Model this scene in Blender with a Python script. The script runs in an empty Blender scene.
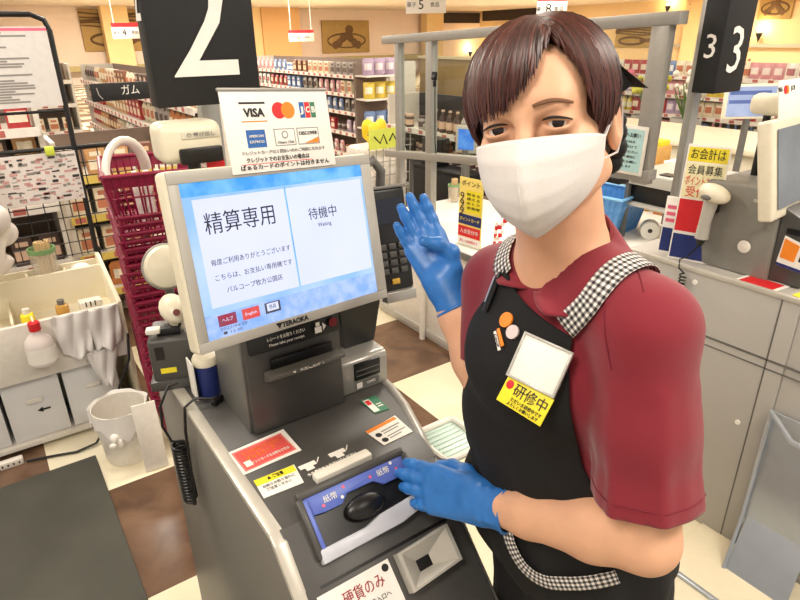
import bpy, bmesh, math, random
import numpy as np
from mathutils import Matrix, Vector
random.seed(7)
SC = bpy.context.scene
COL = SC.collection
PI = math.pi
V = Vector

# ------------------------------------------------------------------ materials
def lin(c):
    return tuple((x / 12.92 if x <= .04045 else ((x + .055) / 1.055) ** 2.4) for x in c)
def rgb(h):
    h = h.lstrip('#'); return tuple(int(h[i:i + 2], 16) / 255 for i in (0, 2, 4))
MATS = {}
def mat(name, col, rough=.5, metal=0., var=.04, scale=40., bump=0., emit=0., spec=.5, alpha=None, trans=0., sheen=0., coat=0.):
    if name in MATS: return MATS[name]
    m = bpy.data.materials.new(name); m.use_nodes = True; MATS[name] = m
    nt = m.node_tree; b = nt.nodes['Principled BSDF']
    c = lin(rgb(col))
    b.inputs['Roughness'].default_value = rough; b.inputs['Metallic'].default_value = metal
    b.inputs['Specular IOR Level'].default_value = spec
    if sheen: b.inputs['Sheen Weight'].default_value = sheen
    if coat: b.inputs['Coat Weight'].default_value = coat
    if trans: b.inputs['Transmission Weight'].default_value = trans
    if alpha is not None: b.inputs['Alpha'].default_value = alpha
    tc = nt.nodes.new('ShaderNodeTexCoord'); n = nt.nodes.new('ShaderNodeTexNoise')
    n.inputs['Scale'].default_value = scale; n.inputs['Detail'].default_value = 3
    nt.links.new(tc.outputs['Object'], n.inputs['Vector'])
    r = nt.nodes.new('ShaderNodeValToRGB')
    r.color_ramp.elements[0].position = .3; r.color_ramp.elements[1].position = .7
    r.color_ramp.elements[0].color = (*[max(0, x * (1 - var)) for x in c], 1)
    r.color_ramp.elements[1].color = (*[min(1, x * (1 + var)) for x in c], 1)
    nt.links.new(n.outputs['Fac'], r.inputs['Fac']); nt.links.new(r.outputs['Color'], b.inputs['Base Color'])
    if emit:
        nt.links.new(r.outputs['Color'], b.inputs['Emission Color']); b.inputs['Emission Strength'].default_value = emit
    if bump:
        bp = nt.nodes.new('ShaderNodeBump'); bp.inputs['Strength'].default_value = bump; bp.inputs['Distance'].default_value = .002
        nt.links.new(n.outputs['Fac'], bp.inputs['Height']); nt.links.new(bp.outputs['Normal'], b.inputs['Normal'])
    return m
def glass(name, col, rough=.03, mix=.12):
    if name in MATS: return MATS[name]
    m = bpy.data.materials.new(name); m.use_nodes = True; MATS[name] = m
    nt = m.node_tree; nt.nodes.remove(nt.nodes['Principled BSDF'])
    t = nt.nodes.new('ShaderNodeBsdfTransparent'); t.inputs[0].default_value = (*lin(rgb(col)), 1)
    g = nt.nodes.new('ShaderNodeBsdfGlossy'); g.inputs['Roughness'].default_value = rough
    mx = nt.nodes.new('ShaderNodeMixShader'); mx.inputs[0].default_value = .035
    nt.links.new(t.outputs[0], mx.inputs[1]); nt.links.new(g.outputs[0], mx.inputs[2])
    nt.links.new(mx.outputs[0], nt.nodes['Material Output'].inputs[0])
    return m
def film(name, col, amount):      # cloudy translucent plastic
    if name in MATS: return MATS[name]
    m = bpy.data.materials.new(name); m.use_nodes = True; MATS[name] = m
    nt = m.node_tree; b = nt.nodes['Principled BSDF']
    b.inputs['Base Color'].default_value = (*lin(rgb(col)), 1); b.inputs['Roughness'].default_value = .25
    b.inputs['Alpha'].default_value = amount
    return m

# ------------------------------------------------------------------ objects
def frame(o, x, y):
    o, x, y = V(o), V(x).normalized(), V(y); z = x.cross(y).normalized(); y = z.cross(x)
    return Matrix(((x.x, y.x, z.x, o.x), (x.y, y.y, z.y, o.y), (x.z, y.z, z.z, o.z), (0, 0, 0, 1)))
def thing(name, label, cat, loc=(0, 0, 0), group=None):
    o = bpy.data.objects.new(name, None); COL.objects.link(o); o.location = loc; o.empty_display_size = .05
    o['label'] = label; o['category'] = cat
    if group: o['group'] = group
    return o
def origin(o):
    p = V((0, 0, 0))
    while o is not None: p = p + o.location; o = o.parent
    return p
class MB:
    """collects shapes in world coordinates; build() links them as one mesh object"""
    def __init__(s): s.v = []; s.f = []; s.m = []; s.uv = {}
    def add(s, vs, fs, mi=0, M=None):
        k = len(s.v)
        for p in vs:
            p = V(p); s.v.append(M @ p if M else p)
        for f in fs: s.f.append([i + k for i in f]); s.m.append(mi)
        return s
    def bm(s, b, mi=0, M=None):
        b.verts.index_update()
        s.add([v.co.copy() for v in b.verts], [[v.index for v in f.verts] for f in b.faces], mi, M); b.free(); return s
    def box(s, c, d, bev=0., seg=2, mi=0, M=None, taper=None):
        b = bmesh.new(); bmesh.ops.create_cube(b, size=1)
        for v in b.verts:
            t = 1.
            if taper and v.co.z > 0: t = taper
            v.co = V((v.co.x * d[0] * t, v.co.y * d[1] * t, v.co.z * d[2]))
        if bev: bmesh.ops.bevel(b, geom=b.edges[:], offset=min(bev, min(d) * .49), segments=seg, profile=.5, affect='EDGES')
        return s.bm(b, mi, (M or Matrix()) @ Matrix.Translation(c))
    def span(s, a, b, bev=0., seg=2, mi=0, M=None):
        return s.box([(x + y) / 2 for x, y in zip(a, b)], [abs(y - x) for x, y in zip(a, b)], bev, seg, mi, M)
    def prism(s, poly, a, b, axis='x', bev=0., mi=0, M=None, seg=2):
        """polygon of (p,q) in the two other axes, extruded from a to b"""
        def P(p, t): return {'x': (t, p[0], p[1]), 'y': (p[0], t, p[1]), 'z': (p[0], p[1], t)}[axis]
        b_ = bmesh.new(); A = [b_.verts.new(P(p, a)) for p in poly]; B = [b_.verts.new(P(p, b)) for p in poly]
        n = len(poly); b_.faces.new(A[::-1]); b_.faces.new(B)
        for i in range(n): b_.faces.new((A[i], A[(i + 1) % n], B[(i + 1) % n], B[i]))
        bmesh.ops.recalc_face_normals(b_, faces=b_.faces[:])
        if bev: bmesh.ops.bevel(b_, geom=b_.edges[:], offset=bev, segments=seg, profile=.5, affect='EDGES')
        return s.bm(b_, mi, M)
    def tube(s, path, r, n=10, mi=0, cap=True, M=None, flat=1., closed=False, ref=None):
        P = [V(p) for p in path]; R = r if isinstance(r, (list, tuple)) else [r] * len(P)
        vs = []; fs = []; up = V(ref) if ref else None
        for i, p in enumerate(P):
            if closed: t = P[(i + 1) % len(P)] - P[i - 1]
            else: t = (P[min(i + 1, len(P) - 1)] - P[max(i - 1, 0)])
            t.normalize()
            if up is None or abs(up.dot(t)) > .98:
                up = V((0, 0, 1)) if abs(t.z) < .9 else V((1, 0, 0))
            a = (up - t * up.dot(t)).normalized(); c = t.cross(a)
            if not ref: up = a
            for k in range(n):
                th = 2 * PI * k / n
                vs.append(p + (a * math.cos(th) * flat + c * math.sin(th)) * R[i])
        L = len(P)
        for i in range(L if closed else L - 1):
            for k in range(n):
                j = (i + 1) % L
                fs.append((i * n + k, i * n + (k + 1) % n, j * n + (k + 1) % n, j * n + k))
        if cap and not closed: fs.append(list(range(n))[::-1]); fs.append([(L - 1) * n + k for k in range(n)])
        return s.add(vs, fs, mi, M)
    def cyl(s, a, b, r, r2=None, n=24, mi=0, M=None):
        return s.tube([a, b], [r, r if r2 is None else r2], n, mi, True, M)
    def lathe(s, prof, n=28, mi=0, M=None, cap=True, sx=1., sy=1.):
        vs = []; fs = []
        for r, z in prof:
            for k in range(n): vs.append((r * sx * math.cos(2 * PI * k / n), r * sy * math.sin(2 * PI * k / n), z))
        for i in range(len(prof) - 1):
            for k in range(n): fs.append((i * n + k, i * n + (k + 1) % n, (i + 1) * n + (k + 1) % n, (i + 1) * n + k))
        if cap: fs.append(list(range(n))[::-1]); fs.append([(len(prof) - 1) * n + k for k in range(n)])
        return s.add(vs, fs, mi, M)
    def ball(s, c, r, n=16, mi=0, M=None):
        b = bmesh.new(); bmesh.ops.create_uvsphere(b, u_segments=n, v_segments=n // 2 + 2, radius=1)
        r = (r, r, r) if not isinstance(r, (tuple, list)) else r
        for v in b.verts: v.co = V((v.co.x * r[0] + c[0], v.co.y * r[1] + c[1], v.co.z * r[2] + c[2]))
        return s.bm(b, mi, M)
    def slab(s, x0, y0, x1, y1, t=.001, mi=0, M=None, bev=0., z=0.):
        return s.span((x0, y0, z), (x1, y1, z + t), bev, 2, mi, M)
    def disc(s, c, r, t=.001, n=24, mi=0, M=None):
        return s.lathe([(r, 0), (r, t)], n, mi, (M or Matrix()) @ Matrix.Translation(c))
    def grid(s, fn, nu, nv, mi=0, closed_u=False):
        vs = [fn(i / (nu if closed_u else nu - 1), j / (nv - 1)) for j in range(nv) for i in range(nu)]
        fs = []
        for j in range(nv - 1):
            for i in range(nu if closed_u else nu - 1):
                fs.append((j * nu + i, j * nu + (i + 1) % nu, (j + 1) * nu + (i + 1) % nu, (j + 1) * nu + i))
        return s.add(vs, fs, mi)
    def build(s, name, mats, parent=None, smooth=True, angle=40, label=None, kind=None, uv=None):
        me = bpy.data.meshes.new(name); o0 = origin(parent) if parent else V((0, 0, 0))
        me.from_pydata([tuple(p - o0) for p in s.v], [], s.f)
        mats = mats if isinstance(mats, (list, tuple)) else [mats]
        for m in mats: me.materials.append(m)
        me.polygons.foreach_set('material_index', s.m)
        b = bmesh.new(); b.from_mesh(me); bmesh.ops.recalc_face_normals(b, faces=b.faces[:]) if uv is None else None
        b.to_mesh(me); b.free()
        if uv is not None:
            l = me.uv_layers.new(name='UVMap')
            for lp in me.loops: l.data[lp.index].uv = uv[lp.vertex_index]
        if smooth:
            me.shade_smooth()
            me.set_sharp_from_angle(angle=math.radians(angle))
        me.update()
        o = bpy.data.objects.new(name, me); COL.objects.link(o)
        if parent: o.parent = parent
        if label: o['label'] = label
        if kind: o['kind'] = kind
        return o
def tag(o, label, cat, group=None):
    o['label'] = label; o['category'] = cat
    if group: o['group'] = group
    return o
def dup(root, loc, label=None, group=None):
    r = root.copy(); COL.objects.link(r); r.location = loc
    if label: r['label'] = label
    if group: r['group'] = group
    for ch in list(root.children):
        c = ch.copy(); COL.objects.link(c); c.parent = r
        for g in list(ch.children):
            d = g.copy(); COL.objects.link(d); d.parent = c
    return r
def text_mb(mb, s, size, M, mi=0, width=None, align='CENTER', extr=.0004, bold=0.):
    """lettering lying in the plane of M (x right, y up), centred on its origin"""
    cu = bpy.data.curves.new('t', 'FONT'); cu.body = s; cu.size = size; cu.extrude = extr; cu.offset = bold
    cu.align_x = align; cu.align_y = 'CENTER'; cu.resolution_u = 2
    ob = bpy.data.objects.new('t', cu); COL.objects.link(ob)
    dg = bpy.context.evaluated_depsgraph_get(); me = ob.evaluated_get(dg).to_mesh()
    vs = [v.co.copy() for v in me.vertices]; fs = [list(p.vertices) for p in me.polygons]
    if width and vs:
        w = max(v.x for v in vs) - min(v.x for v in vs)
        k = width / max(w, 1e-6)
        for v in vs: v.x *= k
    ob.evaluated_get(dg).to_mesh_clear()
    bpy.data.objects.remove(ob); bpy.data.curves.remove(cu)
    for v in vs: v.z += extr
    mb.add(vs, fs, mi, M)
    return mb
def T(x=0, y=0, z=0): return Matrix.Translation((x, y, z))

# ------------------------------------------------------------------ soft solids (sampled distance fields)
def surface_net(F, xs, ys, zs):
    ins = F < 0
    A = [ins[:-1, :-1, :-1], ins[1:, :-1, :-1], ins[:-1, 1:, :-1], ins[1:, 1:, :-1], ins[:-1, :-1, 1:], ins[1:, :-1, 1:], ins[:-1, 1:, 1:], ins[1:, 1:, 1:]]
    cnt = sum(a.astype(np.int8) for a in A); cell = (cnt > 0) & (cnt < 8)
    I = np.argwhere(cell); idx = -np.ones(cell.shape, np.int64); idx[cell] = np.arange(len(I))
    off = np.array([(0, 0, 0), (1, 0, 0), (0, 1, 0), (1, 1, 0), (0, 0, 1), (1, 0, 1), (0, 1, 1), (1, 1, 1)])
    G = [xs, ys, zs]
    cv = [F[I[:, 0] + o[0], I[:, 1] + o[1], I[:, 2] + o[2]] for o in off]
    cp = [np.stack([G[k][I[:, k] + o[k]] for k in range(3)], 1) for o in off]
    acc = np.zeros((len(I), 3)); n = np.zeros(len(I))
    for a in range(8):
        for b in range(a + 1, 8):
            if np.abs(off[a] - off[b]).sum() != 1: continue
            x = (cv[a] < 0) != (cv[b] < 0); t = np.where(x, cv[a] / np.where(x, cv[a] - cv[b], 1), 0)
            acc += np.where(x[:, None], cp[a] + (cp[b] - cp[a]) * t[:, None], 0); n += x
    P = acc / n[:, None]
    Q = []
    for ax in range(3):
        s0 = [slice(None)] * 3; s1 = [slice(None)] * 3; s0[ax] = slice(0, -1); s1[ax] = slice(1, None)
        c = ins[tuple(s0)] != ins[tuple(s1)]
        o1, o2 = [k for k in range(3) if k != ax]
        E = np.argwhere(c); ok = (E[:, o1] > 0) & (E[:, o2] > 0) & (E[:, o1] < ins.shape[o1] - 1) & (E[:, o2] < ins.shape[o2] - 1); E = E[ok]
        flip = ins[tuple(E.T)]
        def g(d1, d2):
            e = E.copy(); e[:, o1] += d1; e[:, o2] += d2; return idx[tuple(e.T)]
        q = np.stack([g(-1, -1), g(0, -1), g(0, 0), g(-1, 0)], 1)
        if ax == 1: flip = ~flip
        q[~flip] = q[~flip][:, ::-1]; Q.append(q)
    return P, np.concatenate(Q)
class Soft:
    """smooth unions of round cones and ellipsoids, each sampled only near itself"""
    def __init__(s): s.ops = []
    def cone(s, a, b, ra, rb, k=.01, sub=False): s.ops.append(('c', np.array(a, float), np.array(b, float), ra, rb, k, sub)); return s
    def chain(s, pts, rs, k=.01):
        for i in range(len(pts) - 1): s.cone(pts[i], pts[i + 1], rs[i], rs[i + 1], k)
        return s
    def ell(s, c, r, M=None, k=.01, sub=False):   # M: 3x3 rows = local axes
        s.ops.append(('e', np.array(c, float), np.array(r, float), np.eye(3) if M is None else np.array(M, float), None, k, sub)); return s
    def fn(s, f, lo, hi, k=.01, sub=False): s.ops.append(('f', f, np.array(lo, float), np.array(hi, float), None, k, sub)); return s
    def mesh(s, xs, ys, zs, smooth=0):
        F = np.full((len(xs), len(ys), len(zs)), .2, np.float32)
        for op in s.ops:
            k, sub = op[5], op[6]
            if op[0] == 'c': _, a, b, ra, rb = op[:5]; lo = np.minimum(a - ra, b - rb); hi = np.maximum(a + ra, b + rb)
            elif op[0] == 'e': _, c, r, M = op[:4]; h = np.abs(M.T) @ r; lo = c - h; hi = c + h
            else: _, f, lo, hi = op[:4]
            m = k * 2.5 + .012
            i0 = [np.searchsorted(g, l - m) for g, l in zip((xs, ys, zs), lo)]; i1 = [np.searchsorted(g, h + m) for g, h in zip((xs, ys, zs), hi)]
            if any(p >= q for p, q in zip(i0, i1)): continue
            sl = tuple(slice(p, q) for p, q in zip(i0, i1))
            X, Y, Z = np.meshgrid(xs[sl[0]], ys[sl[1]], zs[sl[2]], indexing='ij')
            if op[0] == 'c':
                d = b - a; L2 = d @ d + 1e-12
                t = np.clip(((X - a[0]) * d[0] + (Y - a[1]) * d[1] + (Z - a[2]) * d[2]) / L2, 0, 1)
                D = np.sqrt((X - a[0] - t * d[0]) ** 2 + (Y - a[1] - t * d[1]) ** 2 + (Z - a[2] - t * d[2]) ** 2) - (ra + (rb - ra) * t)
            elif op[0] == 'e':
                x, y, z = X - c[0], Y - c[1], Z - c[2]
                u = [(M[i, 0] * x + M[i, 1] * y + M[i, 2] * z) / r[i] for i in range(3)]
                q = np.sqrt(u[0] ** 2 + u[1] ** 2 + u[2] ** 2); g = np.sqrt((u[0] / r[0]) ** 2 + (u[1] / r[1]) ** 2 + (u[2] / r[2]) ** 2) + 1e-9
                D = q * (q - 1) / g
            else: D = f(X, Y, Z)
            O = F[sl]
            if sub: D = -D; h = np.maximum(k - np.abs(O - D), 0) / k; F[sl] = np.maximum(O, D) + h * h * k * .25
            else: h = np.maximum(k - np.abs(O - D), 0) / k; F[sl] = np.minimum(O, D) - h * h * k * .25
        return surface_net(F, xs, ys, zs)
def soft_build(P, Q, name, m, parent, flip=False, relax=0, keep=None):
    o0 = np.array(origin(parent)) if parent else 0
    me = bpy.data.meshes.new(name); me.from_pydata((P - o0).tolist(), [], Q.tolist())
    for x in (m if isinstance(m, list) else [m]): me.materials.append(x)
    b = bmesh.new(); b.from_mesh(me)
    if keep is not None:
        dead = [v for v in b.verts if not keep(v.co.x + o0[0], v.co.y + o0[1], v.co.z + o0[2])]
        bmesh.ops.delete(b, geom=dead, context='VERTS')
    for _ in range(relax): bmesh.ops.smooth_vert(b, verts=b.verts[:], factor=.5, use_axis_x=True, use_axis_y=True, use_axis_z=True)
    bmesh.ops.recalc_face_normals(b, faces=b.faces[:])
    b.to_mesh(me); b.free(); me.shade_smooth(); me.update()
    o = bpy.data.objects.new(name, me); COL.objects.link(o)
    if parent: o.parent = parent
    return o
LK, EXPO = 0.55, 0.40
# ------------------------------------------------------------------ palette
M_white = mat('white_plastic', '#e9e4da', .35); M_cream = mat('cream_plastic', '#e6dfc8', .35)
M_black = mat('black_plastic', '#121213', .35, var=.1); M_matte_black = mat('matte_black', '#19191a', .6, var=.1)
M_dgrey = mat('dark_grey_plastic', '#4a4947', .38, var=.05); M_mgrey = mat('mid_grey_plastic', '#6b6a66', .38, var=.04)
M_sidegrey = mat('warm_grey_panel', '#77746d', .42, var=.03, scale=8); M_lgrey = mat('light_grey_plastic', '#b9b6ae', .35, var=.03)
M_silver = mat('silver_painted', '#a8a6a0', .28, metal=.35, var=.03); M_steel = mat('stainless_steel', '#b6bec8', .3, metal=.55, var=.05, scale=15)
M_bezel = mat('monitor_bezel', '#aeaba3', .35, var=.02); M_alu = mat('grey_aluminium', '#a19e97', .4, metal=.3, var=.04)
M_red = mat('red_print', '#d8232a', .5); M_orange = mat('orange_print', '#f08a24', .5); M_yellow = mat('yellow_print', '#f6e531', .5)
M_paper = mat('white_paper', '#f4f1ea', .6, var=.02); M_ink = mat('black_ink', '#1b1b1d', .6); M_blue = mat('blue_print', '#2b66b0', .5)
M_green = mat('green_print', '#3c7d5c', .5); M_pink = mat('pink_print', '#e56a86', .5); M_greyink = mat('grey_ink', '#8a8a88', .6)
M_bluebezel = mat('blue_slot_plastic', '#5f74c8', .35); M_navy = mat('navy_print', '#22306e', .45)
M_hair_ = None
M_clear = glass('clear_acrylic', '#f1f4f2')

CEIL = 2.82
def struct(o): o['kind'] = 'structure'; return o
# ------------------------------------------------------------------ floor: 0.6 m checks of cream and brown vinyl
def floor_mat():
    m = bpy.data.materials.new('checked_vinyl_floor'); m.use_nodes = True; nt = m.node_tree; b = nt.nodes['Principled BSDF']; L = nt.links.new
    tc = nt.nodes.new('ShaderNodeTexCoord'); mp = nt.nodes.new('ShaderNodeMapping'); mp.inputs['Location'].default_value = (1 - 1.43 / .5, -1.565 / .6, .3); mp.inputs['Scale'].default_value = (1 / .5, 1 / .6, 1)
    L(tc.outputs['Object'], mp.inputs['Vector'])
    ck = nt.nodes.new('ShaderNodeTexChecker'); ck.inputs['Scale'].default_value = 1; L(mp.outputs['Vector'], ck.inputs['Vector'])
    def marble(c0, c1, sc):
        n = nt.nodes.new('ShaderNodeTexNoise'); n.inputs['Scale'].default_value = sc; n.inputs['Detail'].default_value = 6; n.inputs['Distortion'].default_value = .6
        r = nt.nodes.new('ShaderNodeValToRGB'); r.color_ramp.elements[0].position = .35; r.color_ramp.elements[1].position = .7
        r.color_ramp.elements[0].color = (*lin(rgb(c0)), 1); r.color_ramp.elements[1].color = (*lin(rgb(c1)), 1)
        L(tc.outputs['Object'], n.inputs['Vector']); L(n.outputs['Fac'], r.inputs['Fac']); return r
    a = marble('#5b4434', '#7c604a', 6); c = marble('#e9dfc0', '#f2ead2', 3)
    mx = nt.nodes.new('ShaderNodeMix'); mx.data_type = 'RGBA'; L(ck.outputs['Fac'], mx.inputs[0]); L(a.outputs[0], mx.inputs[6]); L(c.outputs[0], mx.inputs[7])
    L(mx.outputs[2], b.inputs['Base Color']); b.inputs['Roughness'].default_value = .22; b.inputs['Specular IOR Level'].default_value = .45
    return m
struct(MB().span((-9, -4, -.1), (25.2, 28.2, 0)).build('floor', floor_mat(), smooth=False))
M_wall = mat('cream_wall_paint', '#f0d9c4', .8, var=.02, scale=1.5); M_wall2 = mat('yellow_wall_paint', '#e6c592', .8, var=.03, scale=1.5)
struct(MB().span((-9, 28, 0), (25.2, 28.2, 3.4)).build('wall_back', M_wall, smooth=False))
struct(MB().span((25, -4, 0), (25.2, 28, 3.4)).build('wall_right', M_wall2, smooth=False))
M_ceil = mat('ceiling_tile', '#ead9c3', .85, var=.02, scale=3)
struct(MB().span((-9, -4, CEIL), (25.2, 28.2, CEIL + .1)).build('ceiling', M_ceil, smooth=False))

# ------------------------------------------------------------------ self checkout kiosk of lane 2
ko = (.42, .95, 0)
K = thing('self_checkout_kiosk', 'grey self checkout payment kiosk with lit touchscreen beneath the number 2 sign', 'checkout kiosk', ko)
ph = math.radians(42); SY, SZ = -math.cos(ph), -math.sin(ph)
DZ = .905; Y0 = .69; SL = .30
fy, fz = Y0 + SY * SL, DZ + SZ * SL
def sl(x, d, h=0.):      # point on the sloped front: d metres down the slope, h above it
    return V((x, Y0 + SY * d - math.sin(ph) * h, DZ + SZ * d + math.cos(ph) * h))
MSL = frame(sl(0, 0), (1, 0, 0), (0, -SY, -SZ))      # local x across, y up the slope, z out of it
b = MB().prism([(1.39, 0), (1.39, .895), (Y0 + .004, .895), (fy + .006, fz - .004), (fy + .006, .0)], .243, .505, 'x', .004)
b.span((.40, .93, 0), (.62, 1.39, .895), .004)
b.build('cabinet', M_mgrey, K)
MB().prism([(1.40, 0), (1.40, .893), (Y0, .893), (fy, fz - .008), (fy, .0)], .228, .243, 'x', .003).build('side_panel', M_sidegrey, K)
MB().prism([(1.40, .893), (1.40, .907), (Y0 - .002, .907), (Y0 - .02, .896), (fy - .004, fz + .002), (fy, fz - .012), (Y0 - .004, .893)], .224, .247, 'x', .003).build('edge_strip', mat('pale_strip', '#c9c5ba', .3, metal=.2), K, label='pale silver edge strip')
d = MB().prism([(.240, 1.40), (.240, Y0), (.548, Y0), (.575, .80), (.60, .87), (.612, .93), (.612, 1.40)], .895, DZ, 'z', .002)
d.build('deck', M_dgrey, K)
# sloped front with recess for the note tray
MB().prism([(0, -SL), (0, .0), (.300, .0), (.286, -SL + .02), (.278, -SL)], 0, .006, 'z', .002, M=MSL @ T(.241)).build('sloped_front', M_dgrey, K)
rp = [(.617, 1.39, DZ - .004), (.617, 1.0, DZ - .004), (.612, .93, DZ - .004), (.598, .86, DZ - .006), (.572, .78, DZ - .008), (.548, .71, DZ - .014), (.541, .66, DZ - .045), (.534, .58, DZ - .115), (.525, fy, fz - .01)]
MB().tube(rp, .011, 10).build('side_rail', M_silver, K, label='curved silver side rail')
# printer column
pb = MB().prism([(.935, DZ), (.945, 1.125), (.98, 1.14), (1.11, 1.14), (1.12, DZ)], .305, .503, 'x', .006)
pb.build('printer_housing', M_dgrey, K)
MB().span((.300, .95, DZ), (.306, 1.11, 1.12), .002).build('housing_side', M_mgrey, K)
MB().prism([(.937, 1.075), (.930, 1.078), (.936, 1.122), (.945, 1.124)], .312, .498, 'x', .002).build('instruction_strip', M_black, K)
t = MB(); MP = frame((.405, .9265, 1.098), (1, 0, 0), (0, .12, 1))
text_mb(t, 'レシートをお取りください', .0085, MP @ T(-.022, .004), 0, .075); text_mb(t, 'Please take your receipt', .0075, MP @ T(-.022, -.007), 0, .07)
t.add([(.036, -.010, .0002), (.050, -.010, .0002), (.050, .002, .0002), (.036, .002, .0002)], [(0, 1, 2, 3)], 0, MP)
t.add([(.039, .003, .0002), (.047, .003, .0002), (.047, .011, .0002), (.039, .011, .0002)], [(0, 1, 2, 3)], 0, MP)
t.add([(.053, -.008, .0002), (.060, 0, .0002), (.053, .008, .0002)], [(0, 1, 2)], 0, MP)
t.build('instruction_print', M_paper, K, smooth=False)
MB().disc((0, 0, 0), .009, .002, mi=0, M=frame((.481, .929, 1.10), (1, 0, 0), (0, .12, 1))).build('indicator_lamp', mat('dark_red_lamp', '#7a2328', .3), K, label='dark red round lamp')
MB().prism([(.9325, 1.032), (.930, 1.058), (.936, 1.058), (.94, 1.032)], .35, .478, 'x', .002).build('receipt_slot', M_black, K, label='black receipt slot')
MB().prism([(.938, 1.012), (.905, 1.030), (.901, 1.042), (.938, 1.036)], .335, .492, 'x', .003).build('receipt_lip', M_mgrey, K, label='grey protruding receipt lip')
t = MB(); ML = frame((.41, .9015, 1.0375), (1, 0, 0), (0, .9, .35)); text_mb(t, '▼ RECEIPT', .012, ML, 0, .07); t.build('receipt_print', M_paper, K, smooth=False)
# card reader box
MB().prism([(.955, DZ), (.955, .975), (.965, .985), (1.075, .985), (1.075, DZ)], .508, .622, 'x', .006).build('reader_box', M_silver, K, label='silver reader box')
q = MB().span((.537, .951, .935), (.60, .957, .975), .002); q.build('reader_window', M_black, K, label='black window of the reader box')
t = MB(); MR = frame((.567, .9535, .921), (1, 0, 0), (0, 0, 1)); t.add([(-.028, -.009, 0), (.03, -.009, 0), (.03, .009, 0), (-.028, .009, 0)], [(0, 1, 2, 3)], 1, MR)
t.add([(-.026, -.007, .0004), (-.012, -.007, .0004), (-.012, .007, .0004), (-.026, .007, .0004)], [(0, 1, 2, 3)], 0, MR); text_mb(t, 'CARD', .008, MR @ T(.01, .001, .0003), 0); t.build('reader_print', [M_paper, M_mgrey], K, smooth=False)
t = MB().span((.54, .9505, .957), (.597, .9515, .959)); t.span((.54, .9505, .945), (.597, .9515, .947)); t.build('reader_slot_line', M_mgrey, K)
# monitor ---------------------------------------------------------
c0, w, h = V((.382, .86, 1.294)), .372, .2614; ya, ti, ro = .1804, .2264, -.066
r0 = V((math.cos(ya), math.sin(ya), 0)); n0 = V((math.sin(ya), -math.cos(ya), 0)); u0 = V((0, 0, 1)) * math.cos(ti) - n0 * math.sin(ti)
r1 = r0 * math.cos(ro) + u0 * math.sin(ro); u1 = u0 * math.cos(ro) - r0 * math.sin(ro)
MM = frame(c0, r1, u1)       # front face plane of the monitor
mb = MB(); mb.box((0, 0, -.018), (w + .004, h + .004, .034), .007, 3, M=MM); mb.build('monitor_housing', M_cream, K, label='cream monitor housing')
L_, R_, T_, B_ = -w / 2 + .016, w / 2 - .022, h / 2 - .017, -h / 2 + .016
fb = MB()
for (x0, y0, x1, y1) in ((-w / 2, -h / 2, w / 2, B_), (-w / 2, T_, w / 2, h / 2), (-w / 2, B_, L_, T_), (R_, B_, w / 2, T_)): fb.slab(x0, y0, x1, y1, .004, 0, MM, .0012, -.001)
fb.build('monitor_bezel', M_bezel, K, label='grey monitor bezel')
def screen_mat(name, c0, c1, st, axis='Y', sc=6.):
    m = bpy.data.materials.new(name); m.use_nodes = True; nt = m.node_tree; b = nt.nodes['Principled BSDF']; L = nt.links.new
    tc = nt.nodes.new('ShaderNodeTexCoord'); n = nt.nodes.new('ShaderNodeTexNoise'); n.inputs['Scale'].default_value = sc; n.inputs['Detail'].default_value = 4
    r = nt.nodes.new('ShaderNodeValToRGB'); r.color_ramp.elements[0].position = .38; r.color_ramp.elements[1].position = .62
    r.color_ramp.elements[0].color = (*lin(rgb(c0)), 1); r.color_ramp.elements[1].color = (*lin(rgb(c1)), 1)
    L(tc.outputs['Object'], n.inputs['Vector']); L(n.outputs['Fac'], r.inputs['Fac'])
    b.inputs['Base Color'].default_value = (.02, .02, .025, 1); b.inputs['Roughness'].default_value = .2
    L(r.outputs[0], b.inputs['Emission Color']); b.inputs['Emission Strength'].default_value = st
    return m
S_bg = screen_mat('screen_sky', '#8fbdf0', '#b4d0f5', .9, sc=9); S_top = screen_mat('screen_header', '#3b9be8', '#76bdf2', .9, sc=25)
S_pan = screen_mat('screen_panel', '#cfd6f8', '#d9def9', .93, sc=3); S_ink = mat('screen_ink', '#20222c', .4); S_btn = screen_mat('screen_button', '#a8344a', '#8f4a62', .8, sc=60)
S_btn2 = screen_mat('screen_button_red', '#dd4a48', '#d8564e', .9, sc=60); S_flower = screen_mat('screen_flowers', '#7fa8ea', '#a9c0f2', .95, sc=45)
S_grey = mat('screen_grey_ink', '#5d6276', .4)
sw, sh = R_ - L_, T_ - B_
def sxy(u, v): return (L_ + u * sw, T_ - v * sh)
def srect(mb, u0_, v0_, u1_, v1_, z, mi=0):
    a, b_ = sxy(u0_, v0_), sxy(u1_, v1_); mb.add([(a[0], b_[1], z), (b_[0], b_[1], z), (b_[0], a[1], z), (a[0], a[1], z)], [(0, 1, 2, 3)], mi, MM)
s = MB(); srect(s, 0, 0, 1, 1, .0002, 0); srect(s, 0, 0, 1, .085, .0005, 1)
srect(s, .045, .105, .508, .80, .0006, 2); srect(s, .515, .105, .985, .80, .0006, 2); srect(s, .0, .84, 1, 1, .0005, 5)
srect(s, .512, .09, .517, .80, .0008, 1)
srect(s, .06, .855, .15, .93, .0009, 3); srect(s, .18, .855, .27, .93, .0009, 4); srect(s, .30, .855, .385, .93, .0009, 6); srect(s, .311, .862, .374, .915, .0011, 2)
scr = s.build('touchscreen', [S_bg, S_top, S_pan, S_btn, S_btn2, S_flower, S_grey], K, smooth=False, label='lit blue and lavender touchscreen')
def st(txt, u, v, size, wd=None, mi=0, bold=0.): x, y = sxy(u, v); text_mb(MB_ := MB(), txt, size, MM @ T(x, y, .001), mi, wd, extr=.0001, bold=bold).build('screen_lettering', [S_ink, S_pan, S_grey], scr, smooth=False)
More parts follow.
